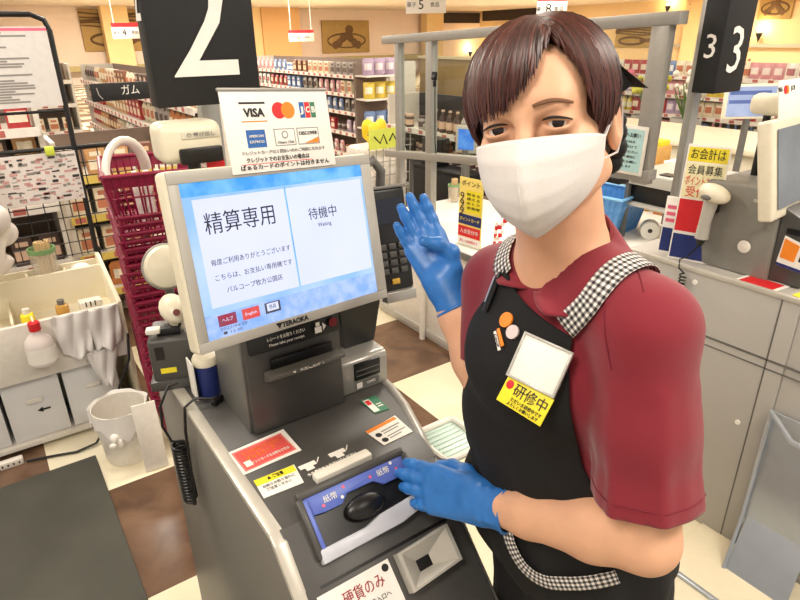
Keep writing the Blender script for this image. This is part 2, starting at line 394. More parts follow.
st('精算専用', .262, .275, .034, .118); st('待機中', .715, .315, .021, .058); st('Waiting', .715, .395, .0095, .028)
st('毎度ご利用ありがとうございます', .285, .515, .010, .138); st('こちらは、お支払い専用機です', .285, .615, .010, .135); st('パルコープ牧方公園店', .275, .705, .010, .098)
st('ヘルプ', .105, .893, .007, .018, 1); st('English', .225, .893, .006, .02, 1); st('係員', .342, .89, .008, .013); st('2022/04/20', .13, .948, .006, .045, 2); st('● 12:30', .12, .978, .0065, .032, 2)
t = MB(); text_mb(t, '▼TERAOKA', .0115, MM @ T(-.026, -h / 2 + .008, .0032), 0, .062, bold=.0003); t.build('maker_lettering', M_ink, K, smooth=False)
# neck between monitor and printer column
MB().span((.34, .955, 1.13), (.47, 1.05, 1.22), .01).build('monitor_neck', M_dgrey, K)
# acrylic card notice above the monitor
MC = frame(MM @ V((0, 0, -.002)), r1, u1)
cx0, cx1, cx2, cx3 = -w / 2 + .275 * w, -w / 2 + .732 * w, -w / 2 + .822 * w, -w / 2 + .271 * w
def board(mb, x0, x1, y0, y1, z0, z1, mi, M): mb.span((x0, y0, z0), (x1, y1, z1), .0015, 2, mi, M)
cb = .118; ct = .237; cL, cR = -.086, .108
N = MB(); board(N, cL, cR, cb, ct, .003, .0055, 0, MM); no = N.build('payment_notice', M_paper, K, label='white card payment notice above the monitor')
q = MB(); board(q, cL - .002, cR + .002, ct, ct + .005, .002, .007, 0, MM); q.build('top_edge', M_alu, no)
t = MB(); cw = cR - cL; chh = ct - cb
def cp(u, v, z=.0058): return MM @ T(cL + u * cw, ct - v * chh, z)
def cr(u0_, v0_, u1_, v1_, mi, z=.0057): 
    t.add([(cL + u0_ * cw, ct - v1_ * chh, z), (cL + u1_ * cw, ct - v1_ * chh, z), (cL + u1_ * cw, ct - v0_ * chh, z), (cL + u0_ * cw, ct - v0_ * chh, z)], [(0, 1, 2, 3)], mi, MM)
cr(.15, .13, .38, .155, 0); cr(.15, .36, .38, .375, 3); text_mb(t, 'VISA', .017, cp(.27, .265), 0, .036, bold=.0005)
t.disc((0, 0, 0), .0125, .0002, mi=2, M=cp(.50, .24)); t.disc((0, 0, 0), .0125, .0004, mi=3, M=cp(.585, .24, .0059))
for i, (mi, ch) in enumerate(((6, 'J'), (2, 'C'), (5, 'B'))): cr(.70 + i * .055, .14, .75 + i * .055, .345, mi); text_mb(t, ch, .013, cp(.725 + i * .055, .243, .0059), 4, .007, bold=.0004)
cr(.17, .47, .34, .69, 6); text_mb(t, 'AMERICAN', .0055, cp(.255, .55, .0059), 4, .025); text_mb(t, 'EXPRESS', .0055, cp(.255, .62, .0059), 4, .025)
for (a0, a1) in ((.42, .62), (.64, .86)):
    cr(a0, .47, a1, .69, 1, .0056); cr(a0 + .008, .482, a1 - .008, .678, 4, .0058)
t.disc((0, 0, 0), .006, .0002, mi=1, M=cp(.52, .55, .0059)); t.disc((0, 0, 0), .004, .0003, mi=4, M=cp(.52, .55, .006)); text_mb(t, 'Diners Club', .006, cp(.52, .645, .006), 1, .03)
text_mb(t, 'DISCOVER', .0078, cp(.75, .545, .006), 0, .035); t.add([(cL + .70 * cw, ct - .675 * chh, .006), (cL + .85 * cw, ct - .675 * chh, .006), (cL + .85 * cw, ct - .60 * chh, .006)], [(0, 1, 2)], 3, MM)
text_mb(t, 'クレジットカードは１回払いのみご利用になれます', .0062, cp(.5, .755), 1, .155)
text_mb(t, 'クレジットでのお支払いの場合は', .0085, cp(.43, .845), 0, .115); text_mb(t, 'ぱぁるカードのポイントは付きません', .0085, cp(.5, .935), 0, .165)
cr(.09, .888, .76, .896, 2)
t.build('notice_print', [M_ink, M_greyink, M_red, M_orange, M_paper, M_green, M_blue], no, smooth=False)
# head on the stalk behind the monitor
HX, HY = .325, 1.12
q = MB().cyl((.33, 1.16, DZ), (.33, 1.16, 1.40), .012); q.build('stalk', M_black, K)
hd = MB(); hd.box((0, 0, 0), (.114, .075, .072), .017, 4, M=T(.320, 1.15, 1.430)); ho = hd.build('overhead_head', M_cream, K, label='cream overhead head behind the monitor')
MB().box((0, 0, 0), (.078, .012, .028), .004, M=T(.332, 1.110, 1.408)).build('head_window', M_black, ho)
t = MB(); t.box((0, 0, 0), (.070, .002, .013), .0008, M=T(.336, 1.1115, 1.444)); t.build('head_label', mat('label_grey', '#d8d4c2', .5), ho)
t = MB(); text_mb(t, '○ 呼び出し', .009, frame((.336, 1.1098, 1.444), (1, 0, 0), (0, 0, 1)), 0, .05); t.build('head_lettering', M_greyink, ho, smooth=False)
t = MB(); t.span((.342, 1.118, 1.381), (.375, 1.122, 1.395)); t.build('red_tag', M_red, ho, label='small red tag')
# flat notices on the deck
def deck_card(name, pts, mats, prints, label, z=DZ + .0006, parent=K):
    """pts: lower-left, lower-right, upper-right, upper-left on the deck"""
    p = [V((x, y, z)) for x, y in pts]; m = MB(); m.add(p + [q_ + V((0, 0, .0012)) for q_ in p], [(3, 2, 1, 0), (4, 5, 6, 7), (0, 1, 5, 4), (1, 2, 6, 5), (2, 3, 7, 6), (3, 0, 4, 7)], 0)
    o = m.build(name, mats[0], parent, smooth=False, label=label)
    xd = ((p[1] - p[0]) + (p[2] - p[3])) / 2; yd = ((p[3] - p[0]) + (p[2] - p[1])) / 2; ww, hh = xd.length, yd.length
    Mx = frame(sum(p, V((0, 0, 0))) / 4 + V((0, 0, .0014)), xd, yd); t = MB()
    for pr_ in prints:
        if pr_[0] == 'r': _, u0_, v0_, u1_, v1_, mi = pr_[:6]; zz = pr_[6] if len(pr_) > 6 else .0001; t.add([((u0_ - .5) * ww, (v0_ - .5) * hh, zz), ((u1_ - .5) * ww, (v0_ - .5) * hh, zz), ((u1_ - .5) * ww, (v1_ - .5) * hh, zz), ((u0_ - .5) * ww, (v1_ - .5) * hh, zz)], [(0, 1, 2, 3)], mi - 1, Mx)
        elif pr_[0] == 'd': _, u, v, r, mi = pr_; t.disc((0, 0, 0), r * hh, .0002, mi=mi - 1, M=Mx @ T((u - .5) * ww, (v - .5) * hh, .0002))
        else: _, tx, u, v, sz, wd, mi = pr_; text_mb(t, tx, sz * hh, Mx @ T((u - .5) * ww, (v - .5) * hh, .0004), mi - 1, wd * ww)
    if prints: t.build(name + '_print', mats[1:], o, smooth=False)
    return o
deck_card('red_notice', [(.241, .842), (.357, .846), (.357, .925), (.240, .917)], [M_paper, mat('coral_red', '#dd5650', .5), M_orange, M_paper, mat('salmon_edge', '#e8807a', .5)],
          [('r', .07, .08, .93, .90, 4), ('r', .10, .13, .90, .85, 1, .0002), ('t', 'カードをかざしてください', .5, .68, .16, .62, 2), ('t', 'ぱぁるカード', .45, .48, .2, .5, 2), ('t', 'ポイントカードをお持ちの方は', .52, .26, .12, .68, 3), ('r', .13, .2, .24, .42, 3, .0003)], 'white bordered red notice')
deck_card('yellow_notice', [(.250, .768), (.321, .764), (.328, .817), (.253, .817)], [M_paper, M_yellow, M_ink, M_greyink],
          [('r', .0, .66, 1, 1, 1), ('t', '▲ ご注意', .5, .83, .2, .4, 2), ('t', 'お釣りの取り忘れに', .5, .5, .15, .8, 3), ('t', 'ご注意ください', .45, .3, .15, .6, 3)], 'yellow topped caution sticker')
deck_card('caution_sticker', [(.488, .769), (.556, .772), (.558, .836), (.482, .822)], [M_paper, M_orange, M_ink, M_greyink],
          [('r', .0, .84, 1, 1, 1), ('d', .16, .55, .11, 2), ('d', .16, .22, .11, 2), ('r', .3, .6, .92, .66, 3), ('r', .3, .48, .8, .53, 3), ('r', .3, .28, .92, .33, 3), ('r', .3, .16, .7, .21, 3)], 'white sticker with orange top edge')
deck_card('green_sticker', [(.530, .865), (.562, .862), (.566, .921), (.528, .921)], [M_green, M_paper, M_red],
          [('r', .06, .08, .45, .92, 1), ('r', .1, .55, .4, .85, 2, .0002), ('r', .55, .3, .9, .36, 1), ('r', .55, .45, .9, .5, 1)], 'small green sticker')
t = MB()
for k, x in enumerate((.345, .405)):
    t.span((x - .014, .797, DZ), (x + .018, .808, DZ + .0006)); t.span((x - .005, .788, DZ), (x + .01, .797, DZ + .0006))
    t.tube([(x + .02, .80, DZ + .0004), (x + .028, .811, DZ + .0004)], .0012, 5)
text_mb(t, '水や異物を入れないでください', .0085, frame((.385, .779, DZ + .0003), (1, .05, 0), (0, 1, 0)), 0, .1); text_mb(t, 'Do not put foreign objects', .007, frame((.385, .769, DZ + .0003), (1, .05, 0), (0, 1, 0)), 0, .09)
t.build('deck_print', M_paper, K, smooth=False)
MB().box((0, 0, 0), (.112, .022, .016), .004, M=frame((.392, .754, DZ + .008), (1, .03, 0), (0, 1, 0))).build('light_bar', mat('frosted_bar', '#dcd6c8', .4, emit=.12), K, label='frosted white light bar')
# note tray on the sloped front
nt_ = MB()
x0, x1, y0, y1 = .286, .478, -.068, .028       # local slope coordinates (y up the slope, negative is down)
nt_.box((0, 0, 0), (x1 - x0 + .012, .014, .020), .004, M=MSL @ T((x0 + x1) / 2, y1 + .004, .010)); nt_.box((0, 0, 0), (.012, y1 - y0, .026), .004, M=MSL @ T(x0 - .004, (y0 + y1) / 2, .008)); nt_.box((0, 0, 0), (.012, y1 - y0, .026), .004, M=MSL @ T(x1 + .004, (y0 + y1) / 2, .008))
tr = nt_.build('note_tray', M_dgrey, K)
MB().slab(x0, y0, x1, y1, .001, 0, MSL, 0, .0065).build('tray_well', M_black, tr)
MB().prism([(x0, y1), (x0, y1 - .03), (x0 + .03, y1 - .034), (x0 + .06, y1 - .034), (x0 + .075, y1 - .022), (x0 + .125, y1 - .022), (x0 + .14, y1 - .034), (x1 - .02, y1 - .034), (x1, y1 - .03), (x1, y1)], .008, .016, 'z', .0015, M=MSL).build('blue_guide', M_bluebezel, tr, label='blue note guide')
bl = MB(); bl.box((0, 0, 0), (.008, y1 - y0 - .01, .018), .002, M=MSL @ T(x0 + .004, (y0 + y1) / 2, .012)); bl.build('guide_side', M_bluebezel, tr, label='blue side of the note guide')
t = MB(); text_mb(t, '紙幣', .012, MSL @ T(x0 + .045, y1 - .017, .0163), 0, .024); text_mb(t, '紙幣', .012, MSL @ T(x1 - .045, y1 - .015, .0163), 0, .024)
for (fx, fy_, mi) in ((.072, .01, 1), (.03, .024, 1), (.064, .024, 0), (x1 - x0 - .02, .02, 1), (x1 - x0 - .07, .014, 1), (x1 - x0 - .026, .007, 0)): t.disc((0, 0, 0), .003, .0002, mi=mi, M=MSL @ T(x0 + fx, y1 - fy_, .0163), n=7)
t.build('guide_print', [M_paper, M_pink], tr, smooth=False)
MB().ball((0, 0, 0), (.036, .020, .013), 20, M=MSL @ T((x0 + x1) / 2 - .002, -.024, .016)).build('note_knob', M_black, tr, label='black rounded thumb knob')
MB().prism([(x0 - .006, y0 - .008), (x0 - .004, y0 + .014), (x0 + .08, y0 + .014), (x0 + .11, y0 + .022), (x1 - .016, y0 + .026), (x1 - .004, y0 + .020), (x1 - .004, y0 + .002), (x1 - .05, y0 - .006)], .006, .022, 'z', .003, M=MSL).build('note_lip', mat('pale_lip', '#c9ccd6', .3), tr, label='pale grey front lip')
MB().slab(x0 - .02, -.105, x1 + .03, -.10, .0006, 0, MSL, 0, .006).build('panel_groove', M_black, K)
# coin hopper
def ring(mb, oc, ic, z0, zi, M):
    vs = [(x, y, z0) for x, y in oc] + [(x, y, z0 + .020) for x, y in oc] + [(x * .88 + sum(p[0] for p in oc) / 4 * .12, y * .88 + sum(p[1] for p in oc) / 4 * .12, z0 + .020) for x, y in oc] + [(x, y, zi) for x, y in ic]
    f = []
    for L0 in (0, 4, 8):
        for i in range(4): f.append((L0 + i, L0 + (i + 1) % 4, L0 + 4 + (i + 1) % 4, L0 + 4 + i))
    mb.add(vs, f, 0, M)
oc = [(.392, -.174), (.494, -.168), (.496, -.108), (.393, -.112)]; ic = [(.424, -.154), (.450, -.154), (.450, -.136), (.424, -.136)]
q = MB(); ring(q, oc, ic, .006, .0078, MSL); hp = q.build('coin_hopper', mat('hopper_grey', '#c2bfb6', .3, metal=.2), K, label='pale square coin hopper', angle=25)
MB().slab(.424, -.154, .450, -.136, .0004, 0, MSL, 0, .0078).build('coin_hole', M_black, hp)
MB().ball((0, 0, 0), (.009, .009, .007), 12, M=MSL @ T(.508, -.07, .008)).build('return_button', M_black, K, label='small black round button')
# coins only card
q = MB(); q.slab(.255, -.185, .382, -.112, .001, 0, MSL, 0, .0065); cc = q.build('coins_only_card', M_paper, K, smooth=False, label='white card with dark red lettering')
t = MB(); text_mb(t, '硬貨のみ', .023, MSL @ T(.327, -.136, .0078), 0, .072); text_mb(t, 'お札は上の投入口へ', .009, MSL @ T(.325, -.158, .0078), 1, .08); text_mb(t, '入れてください', .009, MSL @ T(.325, -.172, .0078), 1, .06)
t.disc((0, 0, 0), .007, .0002, mi=2, M=MSL @ T(.279, -.135, .0076)); t.disc((0, 0, 0), .006, .0002, mi=1, M=MSL @ T(.372, -.122, .0076)); t.build('card_print', [mat('dark_red_ink', '#9c2b30', .6), M_ink, M_orange], cc, smooth=False)
# ------------------------------------------------------------------ the cashier
M_skin = mat('skin', '#e4b18f', .5, var=.05, scale=30, spec=.35); MATS['skin'].node_tree.nodes['Principled BSDF'].inputs['Subsurface Weight'].default_value = .12
MATS['skin'].node_tree.nodes['Principled BSDF'].inputs['Subsurface Radius'].default_value = (.012, .005, .003)
M_glove = mat('blue_nitrile', '#2f76c4', .38, var=.10, scale=55, bump=.25); M_shirt = mat('maroon_pique', '#831b2c', .85, var=.06, scale=900, bump=.15, sheen=.2)
M_apron = mat('black_twill', '#0b0b0d', .85, var=.15, scale=500, bump=.1); M_trouser = mat('black_trousers', '#101217', .85, var=.1, scale=300)
M_mask = mat('white_mask', '#dedad7', .8, var=.02, scale=300, bump=.1); M_lash = mat('lash_black', '#140e0c', .6); M_brow = mat('brow_brown', '#7d5b45', .9)
def gingham():
    m = bpy.data.materials.new('gingham_check'); m.use_nodes = True; MATS['gingham'] = m; nt = m.node_tree; b = nt.nodes['Principled BSDF']; L = nt.links.new
    uv = nt.nodes.new('ShaderNodeUVMap'); sp = nt.nodes.new('ShaderNodeSeparateXYZ'); L(uv.outputs[0], sp.inputs[0])
    def band(o):
        f = nt.nodes.new('ShaderNodeMath'); f.operation = 'FRACT'; L(o, f.inputs[0]); g = nt.nodes.new('ShaderNodeMath'); g.operation = 'GREATER_THAN'; g.inputs[1].default_value = .5; L(f.outputs[0], g.inputs[0]); return g
    a, c = band(sp.outputs[0]), band(sp.outputs[1]); s_ = nt.nodes.new('ShaderNodeMath'); s_.operation = 'ADD'; L(a.outputs[0], s_.inputs[0]); L(c.outputs[0], s_.inputs[1])
    h = nt.nodes.new('ShaderNodeMath'); h.operation = 'MULTIPLY'; h.inputs[1].default_value = .5; L(s_.outputs[0], h.inputs[0])
    r = nt.nodes.new('ShaderNodeValToRGB'); r.color_ramp.elements[0].color = (*lin(rgb('#f0ece6')), 1); r.color_ramp.elements[1].color = (.012, .012, .014, 1)
    e = r.color_ramp.elements.new(.5); e.color = (*lin(rgb('#8f8c8a')), 1)
    L(h.outputs[0], r.inputs[0]); L(r.outputs[0], b.inputs['Base Color']); b.inputs['Roughness'].default_value = .85; return m
M_ging = gingham()
A3 = np.array
PERSON = thing('person', 'person in white face mask, maroon polo shirt, black apron and blue gloves at the kiosk', 'person', (.62, .42, 0))
hc = A3([.531, .483, 1.517]); hf = A3([-.8656, -.4998, -.03]); hu = A3([-.1124, .1356, .9844]); hl = A3([.4879, -.8555, .1736])
HM = np.stack([hl, hf, hu])       # rows: local axes
def hw(x, y, z): return hc + hl * x + hf * y + hu * z
JT = dict(Ls=A3([.570, .342, 1.296]), Rs=A3([.612, .612, 1.25]), Le=A3([.547, .284, 1.040]), Lw=A3([.503, .500, .957]), Re=A3([.578, .592, 1.09]), Rw=A3([.570, .695, 1.228]))
B = Soft()
# trunk and legs
B.ell((.600, .470, 1.19), (.088, .135, .16), k=.03).ell((.618, .44, 1.03), (.082, .122, .13), k=.03).ell((.640, .43, .88), (.095, .122, .13), k=.03)
B.chain([A3([.585, .477, 1.335]), JT['Ls']], [.045, .050], .03).chain([A3([.585, .477, 1.335]), JT['Rs']], [.045, .050], .03)
B.cone((.588, .478, 1.32), hw(0, -.022, -.07), .056, .052, .02)
for s in (-1, 1):
    B.chain([(.645, .43 + .062 * s, .83), (.645, .41 + .085 * s, .47), (.665, .41 + .085 * s, .10)], [.074, .055, .038], .02)
    B.chain([(.68, .41 + .085 * s, .05), (.595, .41 + .09 * s, .035)], [.035, .026], .02)
# arms
for a in 'LR':
    B.chain([JT[a + 's'], JT[a + 's'] * .5 + JT[a + 'e'] * .5, JT[a + 'e'] + A3([.004, 0, 0])], [.050, .044, .0385], .02)
    d = JT[a + 'w'] - JT[a + 'e']; B.chain([JT[a + 'e'], JT[a + 'e'] + d * .28, JT[a + 'e'] + d * .7, JT[a + 'w']], [.0385, .040, .032, .0255], .015)
# head
def E(c, r, k=.01, sub=False): B.ell(hw(*c), r, HM, k, sub)
def Cn(a, b, ra, rb, k=.01, sub=False): B.cone(hw(*a), hw(*b), ra, rb, k, sub)
E((0, -.014, .020), (.070, .086, .078), .015); E((0, .018, -.030), (.061, .060, .075), .02); E((0, .048, .025), (.052, .036, .045), .02)
for s in (-1, 1):
    Cn((s * .052, .005, -.065), (s * .012, .060, -.094), .018, .014, .02); E((s * .038, .050, -.032), (.024, .026, .025), .015)
Cn((-.030, .072, .018), (.030, .072, .018), .010, .010, .02); E((0, .062, -.095), (.022, .018, .015), .015)
Cn((0, .083, .004), (0, .103, -.036), .007, .011, .012); E((0, .098, -.039), (.016, .012, .009), .008)
for s in (-1, 1):
    E((s * .031, .079, -.001), (.018, .010, .009), .010, True)
    E((s * .031, .0685, -.001), (.0165, .0145, .0135), .008)
    B.ell(hw(s * .031, .084, -.0015), (.0152, .013, .0033), np.stack([hl * .995 - hu * .09 * s, hf, hu * .995 + hl * .09 * s]), .002, True)
    E((s * .073, -.006, -.018), (.009, .017, .031), .004); E((s * .081, -.003, -.014), (.006, .010, .019), .004, True)
def axis(lo, hi, f0, f1, fine, coarse):
    g = list(np.arange(lo, f0, coarse)) + list(np.arange(f0, f1, fine)) + list(np.arange(f1, hi, coarse)); return A3(g)
xs, ys, zs = axis(.36, .80, .43, .62, .0018, .004), axis(.20, .76, .39, .58, .0018, .004), axis(-.02, 1.66, 1.40, 1.64, .0018, .006)
P, Q = B.mesh(xs, ys, zs); body = soft_build(P, Q, 'body', M_skin, PERSON, relax=1)
# eyes, lashes, brows
for s in (-1, 1):
    e = MB(); c = hw(s * .031, .0685, -.001); e.ball(c, (.0118, .0118, .0118), 20); eo = e.build('eye', mat('eye_white', '#e9e0da', .2), PERSON)
    ic = MB(); g = A3([-.78, -.62, .06]); g = g / np.linalg.norm(g); p0 = c + g * .0098
    ic.lathe([(.0062, 0), (.0058, .0016), (.004, .0024), (.0005, .0028)], 18, 0, frame(p0, np.cross(g, [0, 0, 1]), np.cross(np.cross(g, [0, 0, 1]), -g) * -1) if False else frame(p0, np.cross([0, 0, 1], g), np.cross(g, np.cross([0, 0, 1], g)))); ic.build('iris', mat('dark_iris', '#20130d', .15), eo)
    t = MB(); pt = []
    for i in range(9):
        q = i / 8 * 2 - 1; pt.append(hw(s * .031 + q * .0155, .0835 - .0065 * q * q - (.0015 if q * s > .7 else 0), .0016 + .0040 * (1 - q * q) - q * .0014 * s))
    t.tube(pt, [.0003 + .0011 * math.sin(PI * (.12 + .8 * i / 8)) for i in range(9)], 6); t.build('lashes', M_lash, PERSON)
    t = MB(); pt = []
    for i in range(9):
        q = i / 8; x = .012 + q * .036; pt.append(hw(s * x, .0905 - .0155 * q * q, .0195 + .0050 * math.sin(PI * q * .9) - .0050 * q))
    t.tube(pt, [.0010 + .0012 * math.sin(PI * (.15 + .75 * i / 8)) for i in range(9)], 6, flat=1.); t.build('eyebrow', M_brow, PERSON)
# face mask
def lerp(a, b, t): return a + (b - a) * t
def interp(tab, v):
    n = len(tab) - 1; i = min(int(v * n), n - 1); t = v * n - i; return tab[i] * (1 - t) + tab[i + 1] * t
CY = [.100, .117, .121, .121, .116, .104, .084]; CZ = [-.010, -.029, -.048, -.067, -.086, -.103, -.116]
def mask_pt(u, v, off=0.):
    U = u * 2 - 1; a = abs(U)
    zc, yc = interp(CZ, v), interp(CY, v); zs_, ys_ = lerp(-.027, -.054, v), lerp(.026, .018, v); xs_ = lerp(.0675, .0625, v)
    k = a ** 1.15; x = xs_ * math.sin(a * PI / 2) ** .92; y = ys_ + (yc - ys_) * (1 - a ** 1.38); z = zc + (zs_ - zc) * a ** lerp(1.8, 1.05, v)
    if v < .3: y += .006 * math.sin(PI * min(1, a * 1.1)) * (1 - v / .3)
    y += .004 * math.sin(PI * a) * math.sin(PI * v) + .006 * math.exp(-(a / .06) ** 2) * math.sin(PI * min(1, v + .15))
    return hw(math.copysign(x, U), y + off, z)
mk = MB(); nu, nv = 45, 31
mk.grid(lambda u, v: mask_pt(u, v), nu, nv); mo = mk.build('face_mask', M_mask, PERSON, angle=80); sm = mo.modifiers.new('s', 'SOLIDIFY'); sm.thickness = .0018; sm.offset = 1
t = MB(); t.tube([mask_pt(.5, i / 14, .0008) for i in range(15)], .0011, 6); t.build('mask_seam', M_mask, mo)
t = MB(); t.tube([mask_pt(i / 30, 0., .0004) for i in range(31)], .0012, 6); t.tube([mask_pt(i / 30, 1., .0004) for i in range(31)], .0012, 6); t.build('mask_hem', M_mask, mo)
for s, nm in ((0, 'L'), (1, 'R')):
    a, b_ = V(mask_pt(s, .02)), V(mask_pt(s, .95)); sg = 1 if s else -1
    t = MB(); t.tube([a, V(hw(sg * .0755, .004, -.005)), V(hw(sg * .079, -.014, .010)), V(hw(sg * .080, -.026, .0)), V(hw(sg * .078, -.026, -.035)), V(hw(sg * .074, -.010, -.052)), b_], .0021, 8, flat=.6); t.build('ear_loop', M_mask, mo)
# hair
def hair_mat(strand=False):
    m = bpy.data.materials.new('brown_hair_strand' if strand else 'brown_hair'); m.use_nodes = True; nt = m.node_tree; b = nt.nodes['Principled BSDF']; L = nt.links.new
    uv = nt.nodes.new('ShaderNodeTexCoord'); n = nt.nodes.new('ShaderNodeTexNoise'); n.inputs['Scale'].default_value = 160; n.inputs['Detail'].default_value = 2
    L(uv.outputs['Object'], n.inputs['Vector']); r = nt.nodes.new('ShaderNodeValToRGB'); r.color_ramp.elements[0].position = .35; r.color_ramp.elements[1].position = .7
    r.color_ramp.elements[0].color = (*lin(rgb('#2f1c16')), 1); r.color_ramp.elements[1].color = (*lin(rgb('#4a2d23')), 1)
    if strand:
        u = nt.nodes.new('ShaderNodeUVMap'); x = nt.nodes.new('ShaderNodeSeparateXYZ'); L(u.outputs[0], x.inputs[0]); L(x.outputs[0], r.inputs[0]); r.color_ramp.elements[0].position = 0.; r.color_ramp.elements[1].position = 1.
        r.color_ramp.elements[0].color = (*lin(rgb('#26100e')), 1); r.color_ramp.elements[1].color = (*lin(rgb('#5b2f28')), 1)
    else: L(n.outputs['Fac'], r.inputs[0])
    L(r.outputs[0], b.inputs['Base Color']); b.inputs['Roughness'].default_value = .42; b.inputs['Specular IOR Level'].default_value = .6
    return m
M_hair = hair_mat()
HE = (A3([-.001, -.010, .0165]), A3([.0795, .1045, .0845]))
def hd_(az, el, k=1.):
    a, e = math.radians(az), math.radians(el); d = A3([math.sin(a) * math.cos(e), math.cos(a) * math.cos(e), math.sin(e)]); return d
def hp(d, k=1.): d = d / np.linalg.norm(d); q = HE[0] + HE[1] * d * k; return hw(*q)
H = Soft(); H.ell(hw(-.001, -.014, .0165), A3([.0775, .0935, .0825]), HM, .01); H.ell(hw(0, -.035, -.030), (.066, .066, .07), HM, .03)
H.ell(hw(.006, .105, -.052), (.076, .084, .098), HM, .004, True); H.fn(lambda X, Y, Z: ((X - hc[0]) * hu[0] + (Y - hc[1]) * hu[1] + (Z - hc[2]) * hu[2]) + .072, hc - .12, hc + .12, .004, True)
P, Q = H.mesh(np.arange(.41, .66, .003), np.arange(.36, .61, .003), np.arange(1.41, 1.66, .003)); cap = soft_build(P, Q, 'hair', M_hair, PERSON, relax=2)
rnd = random.Random(3); lk = MB(); luv = []
def lock(az0, el0, az1, el1, k0, k1, r, bow=.0, n=9):
    d0, d1 = hd_(az0, el0), hd_(az1, el1); om = math.acos(max(-1, min(1, float(d0 @ d1)))); pts = []; rs = []
    for i in range(n):
        t = i / (n - 1); d = (math.sin((1 - t) * om) * d0 + math.sin(t * om) * d1) / max(math.sin(om), 1e-4)
        pts.append(V(hp(d, lerp(k0, k1, t) + bow * math.sin(PI * t)))); rs.append(r * (.55 + .5 * math.sin(PI * min(1, .25 + t * .75))) * (1 - .75 * max(0, t - .75) / .25))
    lk.tube(pts, rs, 6, flat=1.); c_ = rnd.random(); luv.extend([(c_, i // 6 / n) for i in range(6 * n)])
# curtain swept to the person's right from the parting
EDGE_R = [(26, 46), (21, 38), (14, 28), (7, 19), (-2, 11), (-10, 5), (-19, 2), (-29, 0), (-40, -1), (-50, -5), (-58, -16), (-66, -30), (-76, -36), (-88, -40), (-105, -36), (-130, -38), (-180, -40)]
EDGE_L = [(33, 46), (39, 36), (44, 26), (48, 15), (51, 4), (55, -8), (62, -22), (74, -30), (82, -24), (92, 2), (104, -5), (120, -30), (140, -38), (165, -40)]
def edge(tab, q):
    f = q * (len(tab) - 1); i = min(int(f), len(tab) - 2); t = f - i; return lerp(tab[i][0], tab[i + 1][0], t), lerp(tab[i][1], tab[i + 1][1], t)
for i in range(760):
    q = rnd.random() ** 1.15; az1, el1 = edge(EDGE_R, q)
    az1 += rnd.uniform(-3, 3); el1 += rnd.uniform(-6, 9) if q > .12 else rnd.uniform(-2, 6)
    e0 = lerp(56, 96, min(1, q * 2.2 * rnd.uniform(.7, 1.1))); lock(29 + rnd.uniform(-5, 4), e0 + rnd.uniform(-3, 3), az1, el1, 1.0, rnd.uniform(1.0, 1.045), rnd.uniform(.0011, .0032), rnd.uniform(.02, .06))
for i in range(460):
    q = rnd.random() ** 1.1; az1, el1 = edge(EDGE_L, q)
    az1 += rnd.uniform(-2, 3); el1 += rnd.uniform(-5, 5)
    e0 = lerp(56, 96, min(1, q * 2.0 * rnd.uniform(.7, 1.1))); lock(31 + rnd.uniform(-4, 4), e0 + rnd.uniform(-3, 3), az1, el1, 1.0, rnd.uniform(1.0, 1.04), rnd.uniform(.0014, .0036), rnd.uniform(.015, .05))
lk.build('hair_strand', hair_mat(True), cap, kind='stuff', uv=luv)
# black ribbon and net behind the ear
rb = MB(); rb.add([hw(.070, -.045, .045), hw(.088, -.062, .012), hw(.105, -.060, .006), hw(.072, -.072, .036), hw(.066, -.050, .000), hw(.074, -.09, .01)], [(0, 1, 4), (0, 2, 1), (0, 3, 2), (1, 2, 5), (3, 5, 2), (4, 1, 5), (0, 4, 5), (0, 5, 3)])
for (x, y, z, r) in ((.070, -.040, -.035, .014), (.068, -.042, -.052, .015), (.062, -.044, -.068, .015), (.074, -.036, -.022, .010)): rb.ball(hw(x, y, z), (r * .8, r, r), 10)
rb.build('hair_ribbon', mat('black_ribbon', '#16171a', .7), PERSON)
# shirt: trunk (also the form the apron lies on) and sleeves
def trunk(off):
    S = Soft(); o = off
    S.ell((.600, .470, 1.19), (.098 + o, .146 + o, .168 + o), k=.03).ell((.618, .44, 1.03), (.094 + o, .134 + o, .14 + o), k=.03).ell((.640, .43, .88), (.105 + o, .132 + o, .13 + o), k=.03)
    S.chain([A3([.588, .477, 1.330]), JT['Ls']], [.046 + o, .055 + o], .03).chain([A3([.588, .477, 1.330]), JT['Rs']], [.046 + o, .057 + o], .03)
    S.ell((.565, .474, 1.19), (.092 + o, .110 + o, .085 + o), k=.03).ell((.596, .500, 1.06), (.084 + o, .138 + o, .13 + o), k=.03).ell((.615, .480, .90), (.094 + o, .158 + o, .13 + o), k=.03)
    return S
gx, gy, gz = np.arange(.40, .80, .005), np.arange(.18, .78, .005), np.arange(.74, 1.42, .005)
P, Q = trunk(0).mesh(gx, gy, gz)
from mathutils.bvhtree import BVHTree
TB = BVHTree.FromPolygons(P.tolist(), Q.tolist())
S = trunk(0)
aL = JT['Le'] - JT['Ls']; aR = JT['Re'] - JT['Rs']
S.chain([JT['Ls'], JT['Ls'] + aL * .45, JT['Ls'] + aL * .80 + A3([.004, 0, 0]), JT['Ls'] + aL * 1.0], [.0565, .0545, .0555, .0575], .02)
S.chain([JT['Rs'], JT['Rs'] + aR * .85], [.060, .056], .02)
for i, (th, w_) in enumerate(((20, .0035), (75, .004), (140, .003), (-50, .004), (-110, .003))):    # soft folds down the sleeve
    n1 = np.cross(aL, [0, 0, 1.]); n1 /= np.linalg.norm(n1); n2 = np.cross(n1, aL / np.linalg.norm(aL)); v_ = n1 * math.cos(math.radians(th)) + n2 * math.sin(math.radians(th))
    S.cone(JT['Ls'] + aL * .25 + v_ * .050, JT['Ls'] + aL * .95 + v_ * .057, .004, .007, .014)
